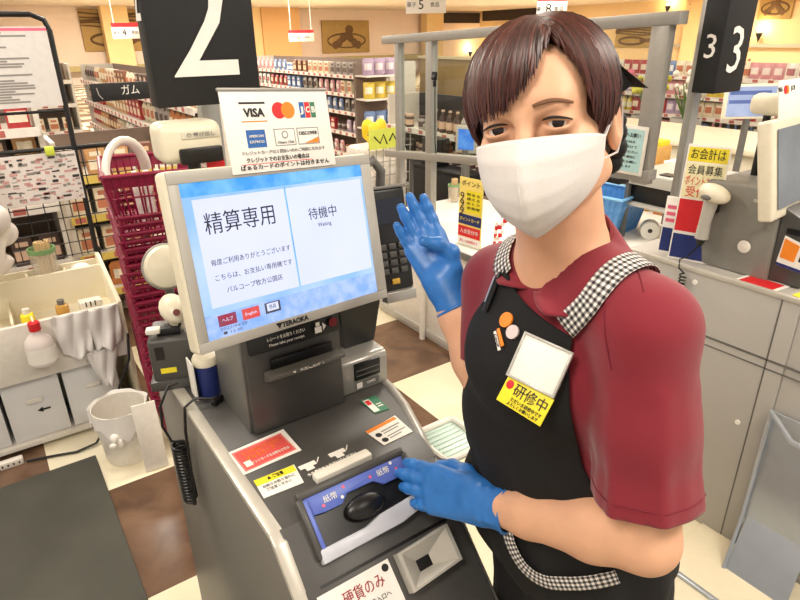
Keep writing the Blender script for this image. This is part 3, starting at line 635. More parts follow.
for k in range(4):                                            # creases where the trunk turns
    S.cone((.52 + .02 * k, .30 + .012 * k, 1.00 + .045 * k), (.60, .298 + .008 * k, .985 + .05 * k), .005, .008, .015)
S.cone((.588, .478, 1.345), hw(0, -.028, -.085), .050, .046, .01, True)
P, Q = S.mesh(gx[:], gy, gz)
nL = aL / np.linalg.norm(aL); nR = aR / np.linalg.norm(aR)
hemL = JT['Ls'] + aL * .80; hemR = JT['Rs'] + aR * .72
def hem_cut(o):
    b = bmesh.new(); b.from_mesh(o.data); o0 = A3(origin(o))
    for hm, n_, far in ((hemL, nL, lambda p: p[1] < .352 + .05 * (1.1 - p[2]) + .02), (hemR, nR, lambda p: p[1] > .52 and p[0] < .66)):
        def near(v):
            p = A3(v.co) + o0; q = p - hm; s_ = q @ n_; return -.03 < s_ < .2 and np.linalg.norm(q - n_ * s_) < .085 and far(p)
        vs = [v for v in b.verts if near(v)]; S_ = set(vs); fs = [f for f in b.faces if all(v in S_ for v in f.verts)]; es = [e for e in b.edges if all(v in S_ for v in e.verts)]
        bmesh.ops.bisect_plane(b, geom=vs + es + fs, plane_co=V(hm - o0), plane_no=V(n_), clear_outer=True)
    bmesh.ops.bisect_plane(b, geom=b.verts[:] + b.edges[:] + b.faces[:], plane_co=(0, 0, .86 - o0[2]), plane_no=(0, 0, -1), clear_outer=True)
    b.to_mesh(o.data); b.free(); o.data.shade_smooth()
shirt = soft_build(P, Q, 'polo_shirt', M_shirt, PERSON, relax=2); hem_cut(shirt); sm = shirt.modifiers.new('s', 'SOLIDIFY'); sm.thickness = .0025; sm.offset = -1
# sleeve hem band and seams
def ring_pts(c, n_, r, m=28):
    a = np.cross(n_, [0, 0, 1.]); a /= np.linalg.norm(a); b_ = np.cross(n_, a); return [V(c + a * r * math.cos(2 * PI * i / m) + b_ * r * math.sin(2 * PI * i / m)) for i in range(m)]
SB = BVHTree.FromPolygons(P.tolist(), Q.tolist())
t = MB()
def on(bvh, p, off=0.):
    l, n_, i, d = bvh.find_nearest(V(p)); 
    if (V(l) - V((.61, .44, l.z))).dot(n_) < 0: n_ = -n_
    return l + n_ * off, n_
for fr in (.735,):
    c = JT['Ls'] + aL * fr; t.tube([on(SB, p, .0002)[0] for p in ring_pts(c, nL, .062)], .0009, 5, closed=True)
M_seam = mat('maroon_seam', '#74182a', .85); t.build('hem_seam', M_seam, shirt); t = MB()
c = JT['Ls'] + A3([.0, .035, -.03]); n_ = A3([.12, -.93, .35]); n_ /= np.linalg.norm(n_)
rp_ = [q for q in (on(SB, p, .0002)[0] for p in ring_pts(JT['Ls'] + A3([.0, .012, -.012]), n_, .07, 60)) if q.z > 1.262]; k0 = max(range(len(rp_)), key=lambda i: (rp_[i] - rp_[i - 1]).length); t.tube(rp_[k0:] + rp_[:k0], .0009, 5); t.build('armhole_seam', M_seam, shirt); t = MB()
t.tube([on(SB, lerp(A3([.60, .40, 1.40]), A3([.545, .335, 1.345]), i / 8), .0002)[0] for i in range(9)], .0009, 5)
t.build('shoulder_seam', M_seam, shirt)
# collar
def tz(x, y):
    h = TB.ray_cast(V((x, y, 1.6)), V((0, 0, -1))); return h[0].z if h[0] is not None else 1.2
def collar(u, v):
    th = math.radians(lerp(lerp(-177, -150, v), lerp(175, 151, v), u)); c = math.cos(th); f = (1 - c) / 2      # 0 = nape
    rr = lerp(.058, lerp(.088,   .106 if u > .5 else .086, f ** 1.5), v); x = .580 + c * rr * lerp(.98, .90, f); y = .478 - math.sin(th) * rr
    zi = 1.352 + .034 * c + .006 - .016 * f ** 3
    zo = max(tz(x, y), 1.296 if u > .5 else 1.30) + .006
    if v == 0: return A3([x, y, zi])
    w_ = v ** .8; return A3([x, y, max(lerp(zi, zo, w_), zo)])
t = MB(); t.grid(collar, 49, 11); co = t.build('collar', M_shirt, shirt, angle=80); sm = co.modifiers.new('s', 'SOLIDIFY'); sm.thickness = .003
t = MB(); t.grid(lambda u, v: collar(u, 0) - A3([0, 0, .03]) * v, 41, 3); co = t.build('collar_stand', M_shirt, shirt, angle=80); sm = co.modifiers.new('s', 'SOLIDIFY'); sm.thickness = .003
# trousers and shoes
S = Soft(); S.ell((.640, .43, .88), (.108, .135, .12), k=.03)
for s in (-1, 1): S.chain([(.645, .43 + .062 * s, .83), (.648, .41 + .085 * s, .47), (.668, .41 + .085 * s, .07)], [.084, .070, .060], .02)
P, Q = S.mesh(np.arange(.45, .82, .007), np.arange(.2, .64, .007), np.arange(.0, 1.02, .008)); soft_build(P, Q, 'trousers', M_trouser, PERSON, relax=1, keep=lambda x, y, z: .05 < z < .97)
for s in (-1, 1):
    S = Soft().chain([(.71, .41 + .085 * s, .045), (.65, .41 + .088 * s, .045), (.585, .41 + .092 * s, .036)], [.044, .044, .037], .02); S.fn(lambda X, Y, Z: Z - .002, (.4, .2, -.05), (.8, .6, .01), .004, True)
    P, Q = S.mesh(np.arange(.45, .78, .006), np.arange(.24, .60, .006), np.arange(-.01, .12, .006)); soft_build(P, Q, 'shoe', M_black, PERSON, relax=1)
# apron wrapped on the trunk form
def wrap(th, z, off):
    cx = lerp(.612, .63, max(0, min(1, (1.15 - z) / .3))); cy = lerp(.468, .41, max(0, min(1, (1.25 - z) / .37))); a = math.radians(th); d = V((-math.cos(a), -math.sin(a), 0))
    z_ = max(z, .80); o = V((cx, cy, z_)) + d * .5
    hit = TB.ray_cast(o, -d)
    p = hit[0] if hit[0] is not None else V((cx, cy, z_)) + d * .13
    p = p + d * off; p.z = z
    if z < .88: p = p - d * (.88 - z) * .07
    return p
def bib_edges(z):     # left (+, person's left) and right limits in degrees around the trunk
    if z > 1.10: return lerp(41, 36, min(1, (z - 1.10) / .1)), lerp(-70, -38, (z - 1.10) / .21)
    if z > 1.02: return lerp(64, 41, ((z - 1.02) / .08) ** .7), lerp(-105, -70, (z - 1.02) / .08)
    if z > .97: return lerp(118, 64, (z - .97) / .05), lerp(-112, -105, (z - .97) / .05)
    return 118, -112
def bib_top(u): return 1.310 - .034 * u + .012 * max(0, 1 - u * 2) ** 2
def bib(u, v):
    zt = bib_top(u); z = lerp(zt, .50, v); l_, r_ = bib_edges(z); th = lerp(r_, l_, u)
    return wrap(th, z, .007 + .004 * math.sin(th * .16 + z * 14) * max(0, min(1, (1.1 - z) / .15)) + (.004 if z < 1.0 else 0))
t = MB(); t.grid(bib, 61, 90); ap = t.build('apron', M_apron, PERSON, angle=80); sm = ap.modifiers.new('s', 'SOLIDIFY'); sm.thickness = .002; sm.offset = 1
t = MB(); t.grid(lambda u, v: (lambda q: wrap(lerp(bib_edges(bib_top(u))[1], bib_edges(bib_top(u))[0], u), q, .0105))(bib_top(u) - v * .026), 41, 4); t.build('apron_hem', M_apron, ap, angle=80)
# gingham ribbons
def ribbon(name, pts, width, off, parent, reps=.0075, bvh=TB, label=None, n=40, thick=.0012):
    P_ = [V(p) for p in pts]; L_ = [0]
    for a, b_ in zip(P_, P_[1:]): L_.append(L_[-1] + (b_ - a).length)
    def at(t):
        s_ = t * L_[-1]; i = max(j for j in range(len(P_) - 1) if L_[j] <= s_ + 1e-9); f = (s_ - L_[i]) / (L_[i + 1] - L_[i])
        p0, p1, p2, p3 = P_[max(i - 1, 0)], P_[i], P_[i + 1], P_[min(i + 2, len(P_) - 1)]
        return .5 * ((2 * p1) + (p2 - p0) * f + (2 * p0 - 5 * p1 + 4 * p2 - p3) * f * f + (3 * p1 - p0 - 3 * p2 + p3) * f ** 3)
    cen = [on(bvh, at(i / (n - 1)), off) for i in range(n)]; vs = []; uv = []; fs = []; m = 5
    for i, (p, nn) in enumerate(cen):
        tg = (cen[min(i + 1, n - 1)][0] - cen[max(i - 1, 0)][0]).normalized(); sd = tg.cross(nn).normalized()
        for k in range(m):
            w_ = (k / (m - 1) - .5) * width; q, q_n = on(bvh, p + sd * w_, off); vs.append(q); uv.append((w_ / reps + 50, i / (n - 1) * L_[-1] / reps))
    for i in range(n - 1):
        for k in range(m - 1): fs.append((i * m + k, i * m + k + 1, (i + 1) * m + k + 1, (i + 1) * m + k))
    b_ = MB(); b_.add(vs, fs); o = b_.build(name, M_ging, parent, uv=uv, angle=80, label=label); sm = o.modifiers.new('s', 'SOLIDIFY'); sm.thickness = thick; sm.offset = 0; return o
e0 = wrap(bib_edges(1.295)[0] - 5, 1.285, .01); e1 = wrap(bib_edges(1.30)[1] + 6, 1.31, .01)
ribbon('apron_strap', [e0, (.512, .385, 1.325), (.545, .375, 1.365), (.595, .372, 1.375), (.65, .38, 1.345), (.69, .40, 1.28)], .031, .0085, ap, label='black and white gingham strap')
ribbon('apron_strap', [e1, (.530, .545, 1.325), (.560, .56, 1.345), (.61, .565, 1.34), (.66, .55, 1.30), (.69, .53, 1.25)], .036, .0085, ap, label='black and white gingham strap')
ribbon('pocket_trim', [wrap(-24, .950, .01), wrap(-19, .918, .01), wrap(-8, .895, .01), wrap(7, .893, .01), wrap(24, .907, .01), wrap(42, .923, .01), wrap(59, .938, .01)], .021, .0195, ap, reps=.0065, label='black and white gingham pocket edging')
# gloved hands
def hand(W, d, r, side, curl, spread, thumb, name, label, sc=.96, cuff=.045):
    W, d, r = A3(W, ), A3(d, ), A3(r, ); d = d / np.linalg.norm(d); r = r - d * (r @ d); r /= np.linalg.norm(r); n = np.cross(r, d) * side   # n = back of the hand
    def L_(x, y, z): return W + (r * x + d * y + n * z) * sc
    S = Soft(); k = .008
    bases = [(.027, .088), (.009, .093), (-.009, .089), (-.026, .080)]; lens = [.070, .077, .071, .056]; rad = [.0098, .0100, .0096, .0087]
    for (bx, by), ln, rr, cu, sp in zip(bases, lens, rad, curl, spread):
        S.cone(L_(bx * .62, .0, 0), L_(bx, by, .002), .0165, .0125, .016)
        p = L_(bx, by - .004, .001); ang = 0; pts = [p]; rs = [rr * 1.08]
        for seg, cc in ((.45, cu[0]), (.31, cu[1]), (.24, cu[2])):
            ang += math.radians(cc); dr = r * math.sin(math.radians(sp)) + (d * math.cos(ang) - n * math.sin(ang)) * math.cos(math.radians(sp)); p = p + dr * ln * seg * sc; pts.append(p); rs.append(rr * (1.0 if len(rs) < 2 else .93 if len(rs) < 3 else .80))
        S.chain(pts, [q * sc for q in rs], .004)
    tp = [L_(*q) for q in thumb]; S.chain(tp, [.0155 * sc, .0125 * sc, .0108 * sc, .0092 * sc], .008)
    S.cone(tp[0], L_(.012, .07, -.004), .013, .010, .012)
    S.cone(L_(0, .012, 0), L_(0, -cuff, 0), .0295, .0340, .012)
    for i, yy in enumerate((-.006, -.020, -.033)): S.cone(L_(-.02, yy, .022), L_(.02, yy + .004, .021), .004, .004, .008)
    P = A3([o for op in S.ops for o in (op[1], op[2])]); lo, hi = P.min(0) - .045, P.max(0) + .045; g = .0017
    P, Q = S.mesh(*[np.arange(lo[i], hi[i], g) for i in range(3)])
    cutp = W - d * (cuff - .004) * sc
    o = soft_build(P, Q, name, M_glove, PERSON, relax=2); o['label'] = label
    b = bmesh.new(); b.from_mesh(o.data); bmesh.ops.bisect_plane(b, geom=b.verts[:] + b.edges[:] + b.faces[:], plane_co=V(cutp - A3(origin(o))), plane_no=V(-d), clear_outer=True); b.to_mesh(o.data); b.free(); o.data.shade_smooth()
    hb = BVHTree.FromPolygons(P.tolist(), Q.tolist()); t = MB(); ring_ = []
    for i in range(32):
        dv = V(r * math.cos(2 * PI * i / 32) + n * math.sin(2 * PI * i / 32)); h = hb.ray_cast(V(cutp + d * .002) + dv * .08, -dv); ring_.append(h[0] if h[0] is not None else V(cutp) + dv * .031)
    t.tube(ring_, .0026, 8, closed=True); t.build('glove_cuff', M_glove, o)
    return o
dL = A3([-.062, .160, -.030])
hand(JT['Lw'] + dL * .07, dL, (.55, .30, .75), 1, [(4, 10, 8), (4, 10, 8), (7, 12, 8), (10, 16, 10)], (1, 0, -1, -4), [(.020, .022, -.010), (.036, .048, -.022), (.040, .078, -.030), (.036, .104, -.034)], 'glove', 'blue glove resting on the note tray', 1.03)
hand(JT['Rw'], (-.012, .095, .118), (.68, -.08, .60), -1, [(6, 8, 6), (5, 8, 6), (8, 10, 8), (10, 12, 8)], (3, 1, -2, -5), [(.020, .022, -.012), (.030, .046, -.026), (.016, .066, -.036), (-.004, .080, -.040)], 'glove', 'blue glove raised beside the screen')
# pen, pins, badge on the bib
def bib_frame(th, z, off=.012, roll=0.):
    p = wrap(th, z, off); px_ = wrap(th + 4, z, off) - wrap(th - 4, z, off); pz_ = wrap(th, z + .02, off) - wrap(th, z - .02, off)
    M = frame(p, px_, pz_); return M @ Matrix.Rotation(math.radians(roll), 4, 'Z')
Mb = bib_frame(20, 1.243, .016, -9)
Mb = Mb @ T(.004, 0, 0)
q = MB(); q.box((0, 0, 0), (.060, .054, .004), .0015, M=Mb); bd = q.build('name_badge', M_paper, PERSON, label='blank white name badge')
q = MB()
for c, d in (((0, .0275, .001), (.064, .003, .006)), ((0, -.0275, .001), (.064, .003, .006)), ((.0305, 0, .001), (.003, .056, .006)), ((-.0305, 0, .001), (.003, .056, .006))): q.box(c, d, .0008, M=Mb)
q.build('badge_holder', mat('clear_holder', '#b9b8b2', .2), bd)
My = Mb @ T(.000, -.046, -.002) @ Matrix.Rotation(math.radians(-4), 4, 'Z')
q = MB(); q.box((0, 0, 0), (.062, .036, .002), .0006, M=My); yb = q.build('trainee_tag', M_yellow, PERSON, label='yellow trainee tag')
q = MB(); text_mb(q, '研修中', .0175, My @ T(.006, .004, .0012), 0, .044); text_mb(q, 'ただいま研修中です', .0058, My @ T(.006, -.008, .0012), 0, .042); text_mb(q, 'よろしくお願いします', .005, My @ T(.004, -.0138, .0012), 0, .042); q.ball((0, 0, 0), (.005, .006, .0006), 10, 1, My @ T(-.024, .007, .0012)); q.build('tag_print', [M_ink, M_red], yb, smooth=False)
q = MB(); q.disc((0, 0, 0), .010, .003, M=bib_frame(-9, 1.270, .012)); q.build('round_pin', M_orange, PERSON, label='orange round pin')
q = MB(); q.disc((0, 0, 0), .009, .003, M=bib_frame(0, 1.262, .012)); q.build('round_pin', mat('pale_pin', '#d9c9c8', .5), PERSON, label='pale round pin')
q = MB(); Mp = bib_frame(-7, 1.250, .012, -38); q.box((0, 0, 0), (.026, .005, .002), .0005, 2, 0, Mp @ T(0, .002)); q.box((0, 0, 0), (.028, .004, .002), .0005, 2, 1, Mp @ T(.002, -.004)); text_mb(q, 'COOP', .0045, Mp @ T(.002, -.004, .0012), 2, .02); q.build('pin_bar', [M_orange, M_paper, M_ink], PERSON, label='small orange and white pin bar')
Mq = bib_frame(-34, 1.286, .013, 6)
q = MB(); q.cyl((0, -.026, .002), (0, .022, .002), .0042, M=Mq); q.cyl((0, .022, .002), (0, .030, .002), .0034, .002, M=Mq); pen = q.build('pen', M_black, PERSON, label='black pen clipped to the bib')
q = MB(); q.box((0, .004, .008), (.0022, .036, .0016), .0005, M=Mq); q.build('pen_clip', M_steel, pen)
# ------------------------------------------------------------------ small things around the kiosk
def part(name, m, parent, fn, label=None, **k): b = MB(); fn(b); return b.build(name, m, parent, label=label, **k)
SG = thing('lane_number_sign', 'black hanging box sign with large white number 2', 'lane sign', (.46, 1.43, 0))
part('pole', M_silver, SG, lambda b: (b.span((.437, 1.415, 0), (.480, 1.445, 1.80), .003), b.span((.437, 1.25, 1.60), (.480, 1.416, 1.64), .002)))
part('pole_foot', M_mgrey, SG, lambda b: b.span((.40, 1.410, 0), (.52, 1.50, .012), .003))
part('sign_box', M_matte_black, SG, lambda b: b.span((.292, 1.20, 1.484), (.495, 1.25, 1.86), .004))
MS = frame((.392, 1.1985, 1.624), (1, 0, 0), (0, 0, 1))
part('numeral', M_paper, SG, lambda b: text_mb(b, '2', .292, MS, 0, .124), smooth=False)
MSl = frame((.2905, 1.225, 1.62), (0, -1, 0), (0, 0, 1)); part('side_numeral', M_paper, SG, lambda b: text_mb(b, '2', .13, MSl @ T(0, .05), 0, .035), smooth=False)
# card terminal at the right of the monitor
CT = thing('card_terminal', 'black card payment terminal on a bracket right of the lit touchscreen', 'card terminal', (.64, 1.03, DZ))
Mt = frame((.655, .985, 1.215), (1, -.12, 0), (-.05, .22, 1))
part('bracket', M_black, CT, lambda b: (b.cyl((.60, 1.10, DZ), (.60, 1.10, 1.2), .012), b.tube([(.60, 1.10, 1.19), (.63, 1.06, 1.2), (.655, 1.02, 1.21)], .012)))
part('terminal_body', M_black, CT, lambda b: b.box((0, 0, -.012), (.088, .215, .030), .008, 3, M=Mt))
part('terminal_rim', M_mgrey, CT, lambda b: (b.box((-.045, .0, -.008), (.006, .215, .03), .002, M=Mt), b.box((0, .108, -.008), (.09, .006, .03), .002, M=Mt)))
part('terminal_screen', mat('dark_display', '#1b2130', .15), CT, lambda b: b.slab(-.032, .035, .032, .085, .002, 0, Mt, 0, .003))
part('keypad', M_dgrey, CT, lambda b: [b.box((-.022 + .022 * i, -.012 - .017 * j, .005), (.017, .012, .006), .002, M=Mt) for i in range(3) for j in range(4)])
part('yellow_key', mat('amber_key', '#c9a03a', .4), CT, lambda b: b.box((0, -.086, .005), (.018, .012, .006), .002, M=Mt))
part('card_slot', M_silver, CT, lambda b: b.box((.004, -.116, .004), (.07, .022, .028), .003, M=Mt), label='silver card slot')
part('curved_grip', M_mgrey, CT, lambda b: b.tube([(.605, 1.07, 1.30), (.615, 1.03, 1.36), (.64, 1.02, 1.375), (.665, 1.03, 1.35), (.668, 1.04, 1.29)], .010, 10))
# black bin standing on the reader box
RB = thing('receipt_bin', 'small black open bin standing on the silver reader box', 'bin', (.585, 1.04, .985))
def bin_(b):
    o = [(.538, 1.0), (.63, 1.0), (.63, 1.072), (.538, 1.072)]; k = .9
    def rg(z, s_, ins=0): cx, cy = .584, 1.036; return [(cx + (x - cx) * s_ - math.copysign(ins, x - cx), cy + (y - cy) * s_ - math.copysign(ins, y - cy), z) for x, y in o]
    v = rg(.986, .8) + rg(1.085, 1.08) + rg(1.085, 1.08, .003) + rg(.990, .8, .003); f = [(0, 1, 2, 3), (12, 13, 14, 15)]
    for L0 in (0, 4, 8):
        for i in range(4): f.append((L0 + i, L0 + (i + 1) % 4, L0 + 4 + (i + 1) % 4, L0 + 4 + i))
    b.add(v, f)
part('bin_shell', M_black, RB, bin_, smooth=False)
# tray on the right of the kiosk
CTy = thing('cash_tray', 'pale green cash tray between the kiosk and the black apron', 'tray', (.70, .82, .78))
part('tray_rim', M_white, CTy, lambda b: b.tube([(.645, .765, .80), (.735, .765, .80), (.745, .78, .80), (.745, .87, .80), (.735, .88, .80), (.645, .88, .80), (.635, .87, .80), (.635, .78, .80)], .007, 8, closed=True))
part('tray_plate', mat('mint_plastic', '#c9dcd2', .3), CTy, lambda b: (b.span((.636, .766, .785), (.744, .88, .795), .004), [b.span((.65 + .001, .78 + .014 * i, .795), (.73, .784 + .014 * i, .799), .001) for i in range(7)]))
part('tray_arm', M_mgrey, CTy, lambda b: (b.span((.60, .81, .772), (.70, .84, .785), .003), b.cyl((.69, .825, 0), (.69, .825, .78), .014), b.span((.64, .78, 0), (.74, .87, .01), .003)))
# scanner base with hand scanner, behind the monitor on the left
Mc = Matrix.Translation((.262, 1.250, DZ)) @ Matrix.Rotation(math.radians(-20), 4, 'Z')
SBs = thing('scanner_base', 'dark grey scanner base box with a yellow sticker left of the monitor', 'scanner base', (.28, 1.26, DZ))
part('base_box', M_dgrey, SBs, lambda b: (b.box((0, .0, .068), (.108, .11, .10), .008, 3, M=Mc), b.box((0, 0, .012), (.122, .125, .024), .004, M=Mc)))
part('yellow_sticker', M_yellow, SBs, lambda b: b.box((-.020, -.0555, .046), (.032, .001, .012), M=Mc), label='small yellow sticker')
part('base_window', M_black, SBs, lambda b: b.box((-.032, -.0555, .088), (.018, .001, .030), M=Mc))
part('cradle_fork', M_black, SBs, lambda b: (b.box((-.01, -.02, .126), (.05, .03, .02), .004, M=Mc), b.tube([Mc @ V((.01, -.02, .13)), Mc @ V((.015, -.03, .15)), Mc @ V((.0, -.045, .16))], .006)))
part('fork_tip', M_white, SBs, lambda b: b.box((-.040, -.03, .132), (.03, .022, .012), .004, M=Mc), label='pale grey fork tip')
HS = thing('hand_scanner', 'cream handheld scanner head resting in the grey base beside the monitor', 'scanner', (.278, 1.20, 1.09))
part('scanner_head', M_cream, HS, lambda b: b.ball((0, 0, 0), (.028, .040, .026), 20, M=Matrix.Translation((.256, 1.205, 1.088)) @ Matrix.Rotation(.3, 4, 'X')))
part('scanner_window', mat('dark_rose', '#7d4640', .3), HS, lambda b: b.disc((0, 0, 0), .007, .003, M=frame((.252, 1.166, 1.095), (1, 0, 0), (0, .2, 1))))
part('scanner_handle', M_cream, HS, lambda b: b.tube([(.260, 1.215, 1.078), (.264, 1.232, 1.05), (.266, 1.238, 1.028)], [.018, .016, .013], 12))
RD = thing('round_speaker', 'round cream disc on a stalk at the left edge of the monitor', 'speaker', (.292, 1.36, DZ))
part('speaker_disc', M_cream, RD, lambda b: b.lathe([(.0, -.012), (.040, -.010), (.050, 0), (.046, .010), (.03, .016), (.0, .018)], 30, 0, frame((.288, 1.35, 1.13), (1, .1, 0), (0, .15, 1)), cap=False))
part('speaker_ring', M_alu, RD, lambda b: b.tube([frame((.288, 1.35, 1.13), (1, .1, 0), (0, .15, 1)) @ V((.050 * math.cos(2 * PI * i / 30), .050 * math.sin(2 * PI * i / 30), -.004)) for i in range(30)], .004, 8, closed=True))
part('speaker_stalk', M_mgrey, RD, lambda b: (b.cyl((.29, 1.372, DZ), (.29, 1.372, 1.12), .010), b.disc((.29, 1.366, DZ), .028, .010)))
NV = thing('pamphlet_canister', 'navy canister with round cream lid tucked under the monitor corner', 'canister', (.278, 1.09, DZ))
part('canister_wall', M_navy, NV, lambda b: b.lathe([(.024, 0), (.026, .07), (.026, .072)], 24, 0, T(.288, 1.145, DZ)))
part('canister_lid', M_cream, NV, lambda b: b.lathe([(.027, .072), (.028, .082), (.024, .090), (.0, .092)], 24, 0, T(.288, 1.145, DZ)))
part('canister_card', M_paper, NV, lambda b: b.span((.254, 1.125, DZ), (.257, 1.165, DZ + .085)))
# coiled cord hanging down the kiosk's left side
def cord(b):
    p = [(.300, 1.145, .915), (.262, 1.190, .924), (.216, 1.20, .918), (.190, 1.19, .88), (.184, 1.175, .84), (.194, 1.162, .805)]
    for i in range(0, 181): th = i * .62; p.append((.205 + .0135 * math.cos(th), 1.15 + .015 * math.sin(th) - .0001 * i, .80 - i * .00076))
    p += [(.205, 1.115, .66), (.205, 1.095, .675)]
    for i in range(0, 1): pass
    p += [(.208, 1.095, .74), (.214, 1.10, .86), (.222, 1.105, .912), (.245, 1.105, .925), (.285, 1.09, .916)]
    b.tube(p, .0032, 6)
b = MB(); cord(b); tag(b.build('coiled_cord', M_black), "black coiled cord hanging over the kiosk's left edge", 'cord')
q = MB(); q.box((0, 0, 0), (.03, .012, .012), .003, M=frame((.285, 1.09, .914), (.7, .5, 0), (-.5, .7, 0))); q.build('cord_plug', M_black, COL.objects['coiled_cord'])

# ------------------------------------------------------------------ partition and white bagging counter beyond
WC = thing('bagging_counter', 'long white bagging counter with dark grey front edge beneath the clear partition', 'counter', (2.15, 2.1, 0))
part('counter_top', mat('white_laminate', '#efece4', .3, var=.02, scale=10), WC, lambda b: b.span((1.84, 1.22, .595), (2.62, 2.98, .628), .004))
part('edge_strip', M_mgrey, WC, lambda b: b.span((1.832, 1.22, .588), (1.842, 2.98, .622), .002), label='dark grey edge strip')
part('front_panel', M_white, WC, lambda b: b.span((1.875, 1.24, .0), (1.895, 2.96, .596), .002))
part('kick_rail', M_lgrey, WC, lambda b: b.span((1.862, 1.24, .02), (1.876, 2.96, .06), .002))
part('end_panel', M_white, WC, lambda b: (b.span((1.895, 2.94, 0), (2.60, 2.96, .596)), b.span((1.895, 1.24, 0), (2.60, 1.26, .596)), b.span((2.58, 1.26, 0), (2.60, 2.94, .596))))
part('leg', M_white, WC, lambda b: b.cyl((1.85, 2.47, 0), (1.85, 2.47, .59), .017))
PT = thing('clear_partition', 'grey framed clear acrylic partition standing on the white bagging counter', 'partition', (1.95, 2.1, .628))
def rail(b, y0, z0, y1, z1, wx, h): b.prism([(y0, z0 - h / 2), (y1, z1 - h / 2), (y1, z1 + h / 2), (y0, z0 + h / 2)], 1.95 - wx / 2, 1.95 + wx / 2, 'x', .003)
part('top_rail', M_alu, PT, lambda b: rail(b, 2.94, 1.582, 1.215, 1.643, .05, .040))
part('mid_rail', M_alu, PT, lambda b: rail(b, 2.94, .982, 1.24, 1.135, .05, .038))
for (y, z0, z1, wd) in ((2.81, .628, 1.58, .038), (2.53, .628, 1.60, .050), (1.282, 1.10, 1.63, .066)):
    part('post', M_alu, PT, lambda b: b.span((1.93, y - wd / 2, z0), (1.97, y + wd / 2, z1), .003))
part('thin_post', M_dgrey, PT, lambda b: b.span((1.945, 2.70, .628), (1.96, 2.715, 1.0), .001))
for (a, c) in ((2.79, 2.555), (2.505, 1.30)):
    part('acrylic_sheet', M_clear, PT, lambda b: b.prism([(a, .99 + (2.94 - a) * .09), (c, .99 + (2.94 - c) * .09), (c, 1.575 + (2.94 - c) * .035), (a, 1.575 + (2.94 - a) * .035)], 1.948, 1.952, 'x'), smooth=False)
part('clip', M_black, PT, lambda b: (b.box((1.925, 2.475, 1.42), (.02, .025, .04), .004), b.cyl((1.925, 2.47, 1.43), (1.90, 2.46, 1.41), .006)))
part('clip_cord', M_black, PT, lambda b: (b.tube([(1.925, 2.47, 1.40), (1.925, 2.465, 1.1), (1.93, 2.46, 1.04)], .003, 6), b.box((1.925, 2.472, 1.385), (.014, .014, .03), .003, 2, 0)))
part('support_post', M_alu, PT, lambda b: b.span((1.935, 1.56, .628), (1.965, 1.60, 1.10), .003))
part('foot', M_black, PT, lambda b: b.span((1.92, 1.35, 1.085), (1.98, 1.41, 1.105), .003))
AN = thing('partition_notice', 'cyan printed notice in a white frame hung on the partition near its right post', 'notice', (1.92, 1.34, 1.14))
Mn = frame((1.920, 1.338, 1.215), (.0, -1, .0), (0.03, 0, 1))
part('notice_frame', M_white, AN, lambda b: b.box((0, 0, 0), (.150, .170, .006), .002, M=Mn))
part('notice_sheet', mat('cyan_sheet', '#b5dbdb', .5), AN, lambda b: b.slab(-.064, -.074, .064, .074, .001, 0, Mn, 0, .003))
part('notice_print', M_ink, AN, lambda b: (text_mb(b, 'お客様へお願い', .017, Mn @ T(0, .052, .0045), 0, .10), [text_mb(b, tx, .0105, Mn @ T(-.002, .030 - .0175 * i, .0045), 0, w_) for i, (tx, w_) in enumerate((('感染防止のため', .07), ('間隔をあけて', .09), ('お並びください', .10), ('マスクの着用に', .09), ('ご協力をお願い', .10), ('いたします', .06)))]), smooth=False)
# standing point sign, chopsticks, striped ornament, baskets, rolls, printer
PS = thing('promotion_sign', 'tall yellow promotion sign with red band standing on the white counter edge', 'sign', (1.95, 2.17, .628))
Mp_ = frame((1.915, 2.165, .80), (.10, -1, 0), (.02, 0, 1))
part('sign_board', mat('yellow_card', '#efd873', .5), PS, lambda b: b.box((0, .0, 0), (.155, .340, .004), .001, M=Mp_ @ T(0, -.0)))
part('sign_print', [M_ink, M_red, M_paper, M_navy, M_yellow], PS, lambda b: (
    [text_mb(b, '9', .055, Mp_ @ T(-.055, .075 - .036 * i, .003), 0, .026) for i in range(3)], text_mb(b, 'ポイント', .03, Mp_ @ T(.0, .14, .003), 0, .12),
    b.slab(-.076, -.062, .076, -.012, .0006, 3, Mp_, 0, .0022), b.slab(-.076, -.125, .072, -.072, .0006, 1, Mp_, 0, .0022), b.slab(-.076, -.168, .076, -.127, .0006, 2, Mp_, 0, .0022), b.slab(-.03, .0, .07, .11, .0005, 4, Mp_, 0, .0022),
    text_mb(b, 'ポイントカード', .022, Mp_ @ T(0, -.037, .0034), 4, .13), text_mb(b, '入会受付中', .026, Mp_ @ T(0, -.098, .0034), 2, .12), text_mb(b, '詳しくは店員まで', .016, Mp_ @ T(0, -.148, .0034), 1, .12),
    [text_mb(b, tx, .015, Mp_ @ T(.02, .09 - .022 * i, .0034), 0, .085) for i, tx in enumerate(('貯まる', '使える', 'おトク', '会員様'))]), smooth=False)
part('sign_foot', M_clear, PS, lambda b: b.box((0, -.17, -.012), (.155, .004, .06), .001, M=Mp_))
